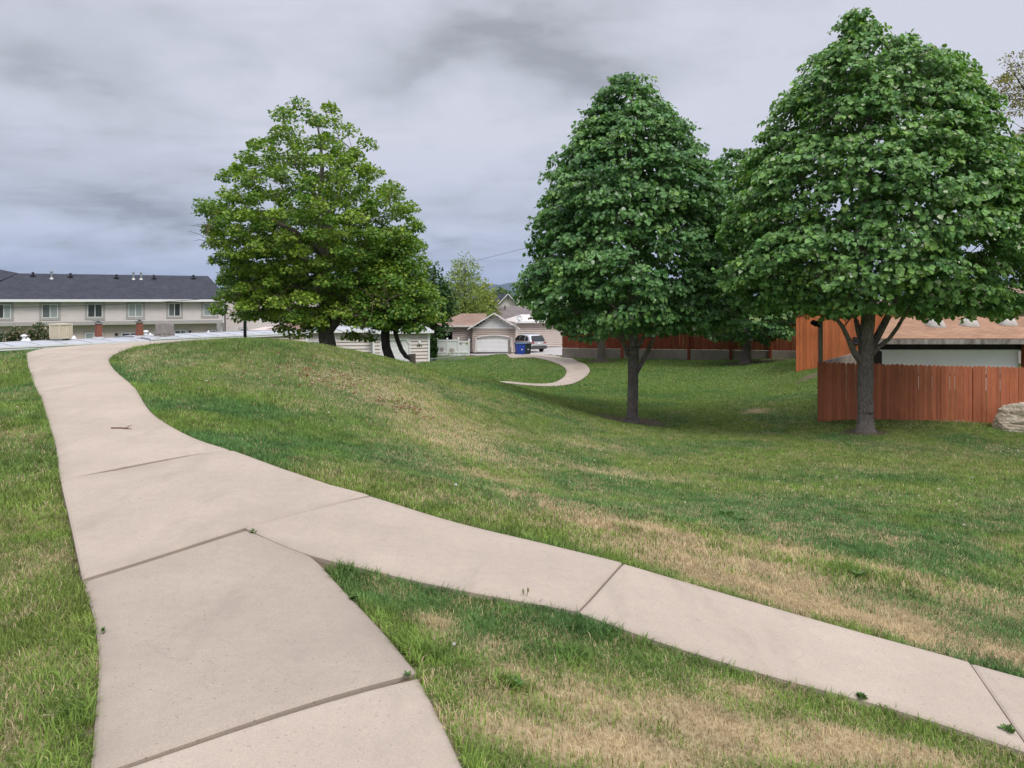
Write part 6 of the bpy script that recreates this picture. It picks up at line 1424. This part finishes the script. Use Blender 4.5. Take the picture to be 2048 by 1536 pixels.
# ================================================================== PARKED CAR
def car():
    yaw = math.radians(29); c0 = P(1078, 707, 70.2); z0 = max(float(gz(c0.x, 70.2))+.02, P(0, 708.5, 70.2).z)
    Mx = Matrix.Translation((c0.x, 70.2, z0))@Matrix.Rotation(yaw, 4, 'Z')       # +Y of the car = forward, origin under the rear bumper
    t = thing('parked_car', 'silver-white estate car seen from behind, parked by the pinkish house', 'car', (c0.x, 70.2, z0))
    m, nt, b, out = newmat('silver_paint'); b.inputs['Base Color'].default_value = (.62, .62, .64, 1); b.inputs['Metallic'].default_value = .25; b.inputs['Roughness'].default_value = .28; b.inputs['Coat Weight'].default_value = .6; M['paint'] = m
    m, nt, b, out = newmat('car_glass'); b.inputs['Base Color'].default_value = (.015, .018, .02, 1); b.inputs['Roughness'].default_value = .06; M['cglass'] = m
    m, nt, b, out = newmat('red_lens'); b.inputs['Base Color'].default_value = (.42, .012, .02, 1); b.inputs['Roughness'].default_value = .15; M['lens'] = m
    M['plastic'] = plain('grey_cladding', (.075, .07, .07), .6, .1, 4); M['rubber'] = plain('tyre_rubber', (.014, .014, .014), .8, .1, 5); M['alloy'] = plain('alloy_rim', (.45, .45, .46), .35, .05, 5, metal=.7)
    L_, Wd, H = 5.0, .98, 1.78
    # stations along y: half-width at sill, belt, roof; heights
    st = [(0.00, .80, .86, .62, .50, .98, 1.02), (.10, .92, .93, .66, .40, 1.05, 1.12), (.38, .96, .96, .70, .30, 1.10, 1.56), (.75, .97, .97, .72, .28, 1.10, 1.73), (1.4, .98, .975, .73, .27, 1.08, 1.78), (2.4, .98, .975, .73, .27, 1.05, 1.78), (2.95, .98, .97, .70, .27, 1.03, 1.70), (3.55, .98, .96, .78, .27, 1.02, 1.10), (4.3, .96, .92, .70, .28, .95, 1.00), (4.85, .88, .84, .6, .35, .80, .86), (5.0, .70, .7, .5, .45, .70, .74)]
    mb = MB(Mx); vs = []; n = 14
    for y, ws, wb, wr, zs, zb, zr in st:
        half = [(ws*.9, zs), (ws, zs+.12), (ws*1.005, (zs+zb)/2), (wb, zb), ((wb*.55+wr*.45), zb*.55+zr*.45), (wr, zr-.05), (wr*.55, zr)]
        vs += [Vector((-x, y, z)) for x, z in half]+[Vector((x, y, z)) for x, z in reversed(half)]
    m_ = len(st); fs = [(i*n+k, i*n+(k+1) % n, (i+1)*n+(k+1) % n, (i+1)*n+k) for i in range(m_-1) for k in range(n)]+[tuple(range(n-1, -1, -1)), tuple(range((m_-1)*n, m_*n))]
    mb.add(vs, fs); o = mb.build('body', M['paint'], t, True); s_ = o.modifiers.new('Subdivision', 'SUBSURF'); s_.levels = 2; s_.render_levels = 2
    def pl(name, pts, mat, off=(0, 0, 0), par=t, d=(0, 0, 0)):
        mb = MB(Mx); mb.prism([Vector(p) for p in pts], Vector(off)); return mb.build(name, M[mat], par, bevel=.01)
    # glass: tailgate window, quarter, rear door, front door
    pl('rear_window', [(-.74, .02, 1.14), (.74, .02, 1.14), (.64, .33, 1.60), (.52, .37, 1.66), (-.52, .37, 1.66), (-.64, .33, 1.60)], 'cglass', (0, .12, .0))
    for s in (-1, 1):
        sx = lambda y, z, s=s: (s*(.99-.27*(z-1.08)/.66), y, z)
        for pts in ([(.52, 1.18), (1.22, 1.15), (1.22, 1.62), (.85, 1.56)], [(1.32, 1.14), (2.28, 1.12), (2.28, 1.66), (1.32, 1.64)], [(2.36, 1.12), (3.35, 1.10), (2.86, 1.58), (2.36, 1.66)]):
            pl('side_window', [sx(y, z) for y, z in pts], 'cglass', (-s*.03, 0, 0))
        pl('tail_light', [(s*.93, .01, .93), (s*.50, -.02, .92), (s*.56, -.01, 1.06), (s*.93, .06, 1.08), (s*.985, .30, 1.06), (s*.985, .28, .97)], 'lens', (0, .03, 0))
        for y in (1.02, 4.05):
            w = thing_part = MB(Mx); R = Matrix.Rotation(math.pi/2, 3, 'Y'); w.lathe((s*.88, y, .36), [(.20, -.10), (.34, -.11), (.365, -.07), (.365, .07), (.34, .11), (.20, .10)], 24, R); wo = w.build('wheel', M['rubber'], t, False)
            r = MB(Mx); r.lathe((s*.955, y, .36), [(.02, -.03), (.23, -.03), (.23, .03), (.19, .025), (.05, .015), (.02, .02)], 20, R); r.build('rim', M['alloy'], wo)
        pl('wheel_arch', [(s*.985, 1.02+.46*math.cos(a), .36+.44*math.sin(a)) for a in np.linspace(0, math.pi, 12)], 'rubber', (-s*.03, 0, 0))
        mb = MB(Mx); mb.tube([(s*.66, .8, 1.76), (s*.66, .9, 1.82), (s*.66, 2.6, 1.84), (s*.66, 2.75, 1.77)], .02, 5); mb.build('roof_rail', M['alloy'], t)
        mb = MB(Mx); mb.box((s*.6, -.06, .36), (.18, .12, .06)); mb.build('exhaust', M['alloy'], t)
    pl('bumper', [(-.90, -.06, .38), (.90, -.06, .38), (.93, -.05, .62), (.70, -.08, .70), (-.70, -.08, .70), (-.93, -.05, .62)], 'plastic', (0, .14, 0))
    pl('licence_plate', [(-.17, -.03, .86), (.17, -.03, .86), (.17, -.01, 1.0), (-.17, -.01, 1.0)], 'white', (0, -.012, 0))
    pl('trim_strip', [(-.45, -.028, 1.02), (.45, -.028, 1.02), (.45, -.01, 1.06), (-.45, -.01, 1.06)], 'alloy', (0, -.012, 0))
    mb = MB(Mx); mb.tube([(.05, .07, 1.14), (-.2, .16, 1.28)], .012, 4); mb.build('wiper', M['black'], t)
car()
# ================================================================== POLE, WIRES
q = P(491, 686, 31); q.z = float(gz(q.x, 31))-.1; tp_ = P(489, 545, 31)
lp = thing('lamp_pole', 'slim black pole rising into the left side of the spreading tree', 'pole', q)
mb = MB(); mb.tube([q, q.lerp(tp_, .5), tp_], [.075, .068, .055], 12); mb.build('pole', M['black'], lp, True)
mb = MB(); mb.lathe(tp_, [(.07, -.05), (.14, .0), (.16, .22), (.2, .3), (.06, .38)], 12); mb.build('lamp_head', M['black'], lp)
def wire(label, pts, r):
    c = [P(*p) for p in pts]; mb = MB(); out = []
    for a, b in zip(c, c[1:]):
        for k in range(16):
            u = k/16; out.append(a.lerp(b, u)-Z*(4*u*(1-u))*(.25 if len(c) == 2 else 0))
    out.append(c[-1]); mb.tube(out, r, 5); tag(mb.build('overhead_cable', M['black'], None), label, 'cable')
wire('thin black cable sagging across the front of the townhouse', [(-60, 614.5, 50), (489, 591, 54)], .022)
wire('thin black cable rising to the egg-shaped tree from the yellow-green tree', [(905, 533, 80), (1080, 489, 58), (1250, 440, 49)], .014)
# ================================================================== MOUNTAINS
mb = MB(); ang = np.linspace(-52, 52, 160); rows = []
for k, a in enumerate(ang):
    x = math.tan(math.radians(a))*7000; h = (120+260*float(fbm(a*.11+3, 2.2, 91, 5)))*(.35+.65*float(sstep(-14, -4, a))); rows.append((x, h))
vs = []; 
for j, (dy, f) in enumerate(((0, 0), (500, .35), (1100, .75), (1700, 1.), (2600, .2))):
    for k, (x, h) in enumerate(rows):
        rg = 1+.25*(float(vnoise(k*.55, j*2.0, 5))-.5) if 0 < j < 4 else 1
        vs.append((x*(1+dy/7000), 7000+dy, -3.7+(h*f*rg)))
n = len(rows); mb.add(vs, [(j*n+k, j*n+k+1, (j+1)*n+k+1, (j+1)*n+k) for j in range(4) for k in range(n-1)])
M['hills'] = plain('forested_mountain', (.055, .075, .085), .95, .3, .004)
tag(mb.build('mountains', M['hills'], None, True), kind='structure')
# ================================================================== SMALL THINGS ON THE LAWN
def specks(name, spots, n, size, col, h0, h1, mat='leaf'):
    P_, T_, N_, S_, C_ = [], [], [], [], []
    for px, py, rx, ry, k, y0 in spots:
        c = hit(px, py, y0); x = RNG.normal(c.x, rx*.5, k); y = RNG.normal(c.y, ry*.5, k); z = gz(x, y)+h0+(h1-h0)*RNG.random(k)
        for q in range(5):
            a = RNG.random(k)*6.28; d = np.stack([np.cos(a), np.sin(a), RNG.normal(.3, .4, k)], -1); P_.append(np.stack([x, y, z], -1)); T_.append(d); N_.append(np.stack([RNG.normal(0, .5, k), RNG.normal(-.4, .5, k), np.ones(k)], -1)); S_.append(size*(.7+.6*RNG.random(k))); C_.append(np.array(col)*(.75+.45*RNG.random((k, 1))))
    me = leaves_mesh(name, np.concatenate(P_), np.concatenate(T_), np.concatenate(N_), np.concatenate(S_), np.concatenate(C_), 'maple'); tag(link(name, me, M[mat]), kind='stuff')
RNG = np.random.default_rng(99)
specks('clover_flowers', [(660, 750, 1.6, 2.2, 120, 5), (700, 770, 1.3, 1.6, 80, 5), (560, 760, 2, 2, 14, 5), (800, 815, .8, .8, 60, 5), (760, 790, 1.2, 1, 40, 5), (1205, 795, 2.2, 2, 70, 25), (985, 722, 1.5, 1.5, 30, 40), (1515, 810, .8, .8, 45, 20), (1905, 846, 1.0, .15, 60, 15), (1790, 856, 1.5, .4, 40, 12), (1450, 790, 4, 4, 80, 20),
                          (2030, 910, .6, .8, 30, 5), (1700, 980, 3, 2.5, 40, 5), (520, 830, 2, 2, 8, 5), (1000, 900, 3, 2.5, 40, 5)], 0, .018, (.60, .50, .43), .05, .09)
specks('dry_leaf_litter', [(660, 755, 1.6, 2.0, 120, 5), (800, 818, .7, .7, 50, 5)], 0, .035, (.26, .13, .07), .03, .06)
# dandelion clocks
M['fluff'] = plain('seed_head', (.42, .42, .39), .9, .1, 30); M['stem'] = plain('dry_stem', (.25, .24, .10), .8, .2, 9)
def dandelion(label, px, py, h, lean, r=.014, clock=True):
    b = hit(px, py); t = thing('dandelion', label, 'weed', b, 'dandelions gone to seed'); top = b+Vector((lean, 0, h)); mb = MB(); mb.tube([b-Z*.02, b.lerp(top, .5)+Vector((lean*.3, .01, 0)), top], [.0028, .0022, .002], 5); mb.build('stem', M['stem'], t)
    if clock:
        mb = MB(); mb.lathe(top, [(r*.3, -r*.9), (r*.8, -r*.5), (r, 0), (r*.8, r*.5), (r*.3, r*.9)], 9); mb.build('seed_head', M['fluff'], t)
    else:
        mb = MB(); mb.lathe(top, [(.003, -.012), (.007, -.004), (.005, .012), (.002, .016)], 7); mb.build('bud', M['stem'], t)
dandelion('tall dandelion clock on the bank above the bend of the path', 914, 1020, .21, -.01)
dandelion('white dandelion clock low in the grass right of the tall one', 960, 928, .07, .01); dandelion('closed dandelion bud leaning left at the edge of the branch path', 1058, 1206, .07, -.035, clock=False); dandelion('closed dandelion bud leaning right at the edge of the branch path', 1046, 1206, .075, .03, clock=False)
dandelion('dandelion clock near the boulder, right edge of the lawn', 2035, 918, .16, .01, .02); dandelion('dandelion clock in the right lawn below the plank fence', 1945, 965, .08, .0, .016); dandelion('small dandelion clock in the wedge of dry grass', 908, 1310, .05, .0, .009)
# broad-leaved weeds
def weed(label, px, py, r, n, h, col, seed, sh='long'):
    rr = np.random.default_rng(seed); b = hit(px, py); a = rr.random(n)*6.28; el = rr.random(n)*.9+.1; d = np.stack([np.cos(a)*np.cos(el), np.sin(a)*np.cos(el), np.sin(el)*h/r], -1)
    p = np.repeat(np.array(b)[None], n, 0)+np.stack([np.cos(a), np.sin(a), el*0], -1)*rr.random((n, 1))*r*.35; p[:, 2] = gz(p[:, 0], p[:, 1])+.02+rr.random(n)*h*.5
    me = leaves_mesh('broadleaf_weed', p-np.array(b), d, np.array([0, 0, 1.])+rr.normal(0, .3, (n, 3)), r*(.5+.5*rr.random(n)), np.array(col)*(.7+.6*rr.random((n, 1))), sh); o = link('broadleaf_weed', me, M['leaf'], None, b); tag(o, label, 'weed', 'broad-leaved weeds in the turf')
weed('dark thistle-like weed in the straw band, its upper clump', 1452, 1036, .10, 40, .06, (.11, .20, .055), 1); weed('dark thistle-like weed in the straw band, its lower clump', 1478, 1046, .08, 34, .05, (.11, .20, .055), 2); weed('dark weed further down the straw band', 1718, 1158, .06, 30, .04, (.11, .20, .055), 3)
weed('ragged weed at the lower edge of the branch path', 1722, 1408, .03, 36, .035, (.11, .20, .055), 4, 'maple'); weed('tall ragged weed by the branch path at the right edge', 2015, 1478, .04, 40, .06, (.11, .20, .055), 5); weed('weed rooted in the joint between the two nearest slabs', 815, 1362, .022, 30, .02, (.11, .20, .055), 6)
weed('flat weed in the wedge of dry grass', 1028, 1378, .04, 30, .025, (.11, .20, .055), 7, 'maple'); weed('weed tuft in the corner where three slabs meet', 510, 1072, .035, 36, .025, (.11, .20, .055), 8); weed('creeping weed hanging over the edge of the grey slab', 705, 1205, .03, 30, .02, (.11, .20, .055), 9, 'maple'); weed('small weed on the left edge of the grey slab', 207, 1275, .018, 16, .04, (.11, .20, .055), 10, 'maple')
# fallen twig and bits on the slab
q = hit(222, 869); q2 = hit(257, 869.5); q3 = hit(264, 865); q4 = hit(264, 872); u_ = Z*.072
mb = MB(); mb.tube([q+u_, q.lerp(q2, .5)+u_*1.05, q2+u_], [.007, .007, .006], 6); mb.tube([q2.lerp(q, .25)+u_, q3+u_*1.2], [.005, .003], 5); mb.tube([q2.lerp(q, .25)+u_, q4+u_*1.1], [.005, .003], 5)
tag(mb.build('fallen_twig', plain('twig_red_brown', (.16, .07, .05), .8, .2, 20), None), 'forked reddish twig lying on the pale slab', 'twig')
# ================================================================== AIR
mb = MB(); mb.box((0, 0, 223), (30000, 22000, 456))
m = bpy.data.materials.new('haze_air'); m.use_nodes = True; nt = m.node_tree; nt.nodes.clear(); out = nt.nodes.new('ShaderNodeOutputMaterial'); v = nt.nodes.new('ShaderNodeVolumePrincipled')
v.inputs['Color'].default_value = (.50, .66, .95, 1); v.inputs['Density'].default_value = .000032; v.inputs['Anisotropy'].default_value = .2; nt.links.new(v.outputs[0], out.inputs['Volume'])
tag(mb.build('haze', m), kind='stuff')
# ================================================================== SKY, SUN, CAMERA
w = bpy.data.worlds.new('World'); SC.world = w; w.use_nodes = True
nt = w.node_tree; nt.nodes.clear()
out = nt.nodes.new('ShaderNodeOutputWorld'); bg = nt.nodes.new('ShaderNodeBackground')
SUN_EL, SUN_AZ = math.radians(52), math.radians(148)       # azimuth measured from +Y towards +X
sky = N(nt, 'ShaderNodeTexSky', sky_type='NISHITA'); sky.sun_disc = False; sky.sun_elevation = SUN_EL; sky.sun_rotation = SUN_AZ
tc = nt.nodes.new('ShaderNodeTexCoord'); dirv = tc.outputs['Generated']
sep = nt.nodes.new('ShaderNodeSeparateXYZ'); nt.links.new(dirv, sep.inputs[0])
def m2(op, a, b=None, c=None):
    n = nt.nodes.new('ShaderNodeMath'); n.operation = op
    for i, v in enumerate((a, b, c)):
        if v is None: continue
        if isinstance(v, (int, float)): n.inputs[i].default_value = v
        else: nt.links.new(v, n.inputs[i])
    return n.outputs[0]
zc = m2('MAXIMUM', sep.outputs[2], .0)
den = m2('ADD', zc, .16)
cx = m2('DIVIDE', sep.outputs[0], den); cy = m2('DIVIDE', sep.outputs[1], den)
cv = nt.nodes.new('ShaderNodeCombineXYZ'); nt.links.new(cx, cv.inputs[0]); nt.links.new(cy, cv.inputs[1])
plane = cv.outputs[0]
n1 = noise(nt, mapv(nt, plane, (1, 1.15, 1)), .95, 9, .56); n2 = noise(nt, plane, 2.6, 7, .6); n3 = noise(nt, mapv(nt, plane, (.8, 1.7, 1)), .5, 5, .5)
# warp used to roughen the outlines of the big dark cloud masses
wn = nt.nodes.new('ShaderNodeTexNoise'); wn.inputs['Scale'].default_value = 5.0; wn.inputs['Detail'].default_value = 6; nt.links.new(dirv, wn.inputs['Vector'])
wv = nt.nodes.new('ShaderNodeVectorMath'); wv.operation = 'MULTIPLY_ADD'; nt.links.new(wn.outputs['Color'], wv.inputs[0]); wv.inputs[1].default_value = (.28, .28, .20); 
wo = nt.nodes.new('ShaderNodeVectorMath'); wo.operation = 'ADD'; nt.links.new(dirv, wo.inputs[0]); wo.inputs[1].default_value = (-.14, -.14, -.10); nt.links.new(wo.outputs[0], wv.inputs[2])
wdir = wv.outputs[0]
def mass(px, py, sx, sy, amp, rot=0):
    """a cloud bank: soft ellipse round a direction of the sky (sizes in radians)"""
    a, s = ray(px, py); d = Vector((a, 1, s)).normalized()
    r = Vector((d.y, -d.x, 0)).normalized(); u = r.cross(d)
    if rot: r, u = r*math.cos(rot)+u*math.sin(rot), u*math.cos(rot)-r*math.sin(rot)
    def dot(v, sc):
        n = nt.nodes.new('ShaderNodeVectorMath'); n.operation = 'DOT_PRODUCT'; nt.links.new(wdir, n.inputs[0]); n.inputs[1].default_value = v/sc; return n.outputs['Value']
    x = dot(r, sx); y = dot(u, sy); f = dot(d, 1)
    q = m2('ADD', m2('MULTIPLY', x, x), m2('MULTIPLY', y, y))
    g = m2('POWER', 2.718, m2('MULTIPLY', q, -1))
    return m2('MULTIPLY', m2('MULTIPLY', g, m2('GREATER_THAN', f, 0)), amp)
acc = None
for a in ((60, 60, .14, .075, .5), (140, 170, .10, .05, .36), (1000, 60, .15, .055, .75), (1180, 120, .12, .05, .5), (820, 150, .07, .03, .35), (300, 385, .16, .022, .60), (200, 330, .16, .02, .35), (420, 425, .14, .014, .5), (470, 150, .05, .025, .42), (120, 480, .2, .018, .25),
          (960, 360, .05, .02, .35), (900, 470, .10, .012, .3), (1020, 500, .06, .02, .3), (250, 250, .1, .03, .25), (120, 545, .25, .014, .35), (480, 560, .06, .03, .35), (1000, 545, .07, .022, .55),
          (1900, 60, .2, .12, -.25), (1500, 200, .12, .1, -.2), (650, 60, .1, .06, -.22), (560, 250, .1, .04, -.25), (330, 210, .06, .03, -.2), (900, 260, .08, .05, -.25), (250, 460, .25, .015, -.2)):
    g = mass(*a); acc = g if acc is None else m2('ADD', acc, g)
t = m2('ADD', m2('MULTIPLY', m2('SUBTRACT', n1, .5), 1.3), m2('MULTIPLY', m2('SUBTRACT', n2, .5), .95))
t = m2('ADD', t, m2('MULTIPLY', m2('SUBTRACT', n3, .5), .6))
t = m2('ADD', t, m2('MULTIPLY', acc, .8)); n4 = nt.nodes.new('ShaderNodeTexNoise'); n4.inputs['Scale'].default_value = 1.5; n4.inputs['Detail'].default_value = 7; n4.inputs['Roughness'].default_value = .52; n4.inputs['Distortion'].default_value = .5; nt.links.new(mapv(nt, plane, (1, 1.3, 1), (0, 0, .3)), n4.inputs['Vector'])
t = m2('ADD', t, m2('MULTIPLY', ramp(nt, n4.outputs['Fac'], ((.44, 0.), (.60, 1.))), .34)); t = m2('ADD', t, .06)
cloud = ramp(nt, t, ((.0, L((199, 201, 213))), (.3, L((190, 193, 205))), (.6, L((180, 183, 193))), (1.0, L((153, 156, 165)))))
# air light near the horizon: cooler and darker
hz = ramp(nt, sep.outputs[2], ((.0, 1.), (.10, .45), (.22, 0.)))
cloud = mixc(nt, hz, cloud, mixc(nt, 1., cloud, (.66, .74, .90), 'MULTIPLY'))
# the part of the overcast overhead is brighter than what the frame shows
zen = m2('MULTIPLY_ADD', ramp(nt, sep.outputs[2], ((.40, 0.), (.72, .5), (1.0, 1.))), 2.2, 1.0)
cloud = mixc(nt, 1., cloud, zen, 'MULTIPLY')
skyc = nt.nodes.new('ShaderNodeVectorMath'); skyc.operation = 'SCALE'; nt.links.new(sky.outputs[0], skyc.inputs[0]); skyc.inputs['Scale'].default_value = .10
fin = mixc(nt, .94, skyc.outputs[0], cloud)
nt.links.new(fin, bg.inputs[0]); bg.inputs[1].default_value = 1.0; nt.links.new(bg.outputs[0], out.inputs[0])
sl = bpy.data.lights.new('sun', 'SUN'); sl.energy = 1.7; sl.angle = math.radians(22); sl.color = (1, .955, .89)
so = bpy.data.objects.new('sun', sl); COL.objects.link(so)
sd = Vector((math.sin(SUN_AZ)*math.cos(SUN_EL), math.cos(SUN_AZ)*math.cos(SUN_EL), math.sin(SUN_EL)))
so.rotation_euler = sd.to_track_quat('Z', 'Y').to_euler(); so.location = sd*60
cam = bpy.data.cameras.new('camera'); co = bpy.data.objects.new('camera', cam); COL.objects.link(co)
co.location = (0, 0, EYE); co.rotation_euler = (math.pi/2, 0, 0); cam.shift_y = -(768-HZ)/2048
cam.sensor_fit = 'HORIZONTAL'; cam.sensor_width = 36; cam.lens = 36*F/2048; cam.clip_start = .05; cam.clip_end = 30000
SC.camera = co
SC.render.engine = 'CYCLES'
SC.cycles.max_bounces = 5; SC.cycles.diffuse_bounces = 3; SC.cycles.glossy_bounces = 1; SC.cycles.transmission_bounces = 2; SC.cycles.transparent_max_bounces = 6
w.cycles.sampling_method = 'NONE'
SC.cycles.use_denoising = True
SC.cycles.use_adaptive_sampling = True; SC.cycles.adaptive_threshold = .01
SC.view_settings.view_transform = 'Standard'; SC.view_settings.look = 'None'; SC.view_settings.exposure = .25; SC.view_settings.gamma = 1
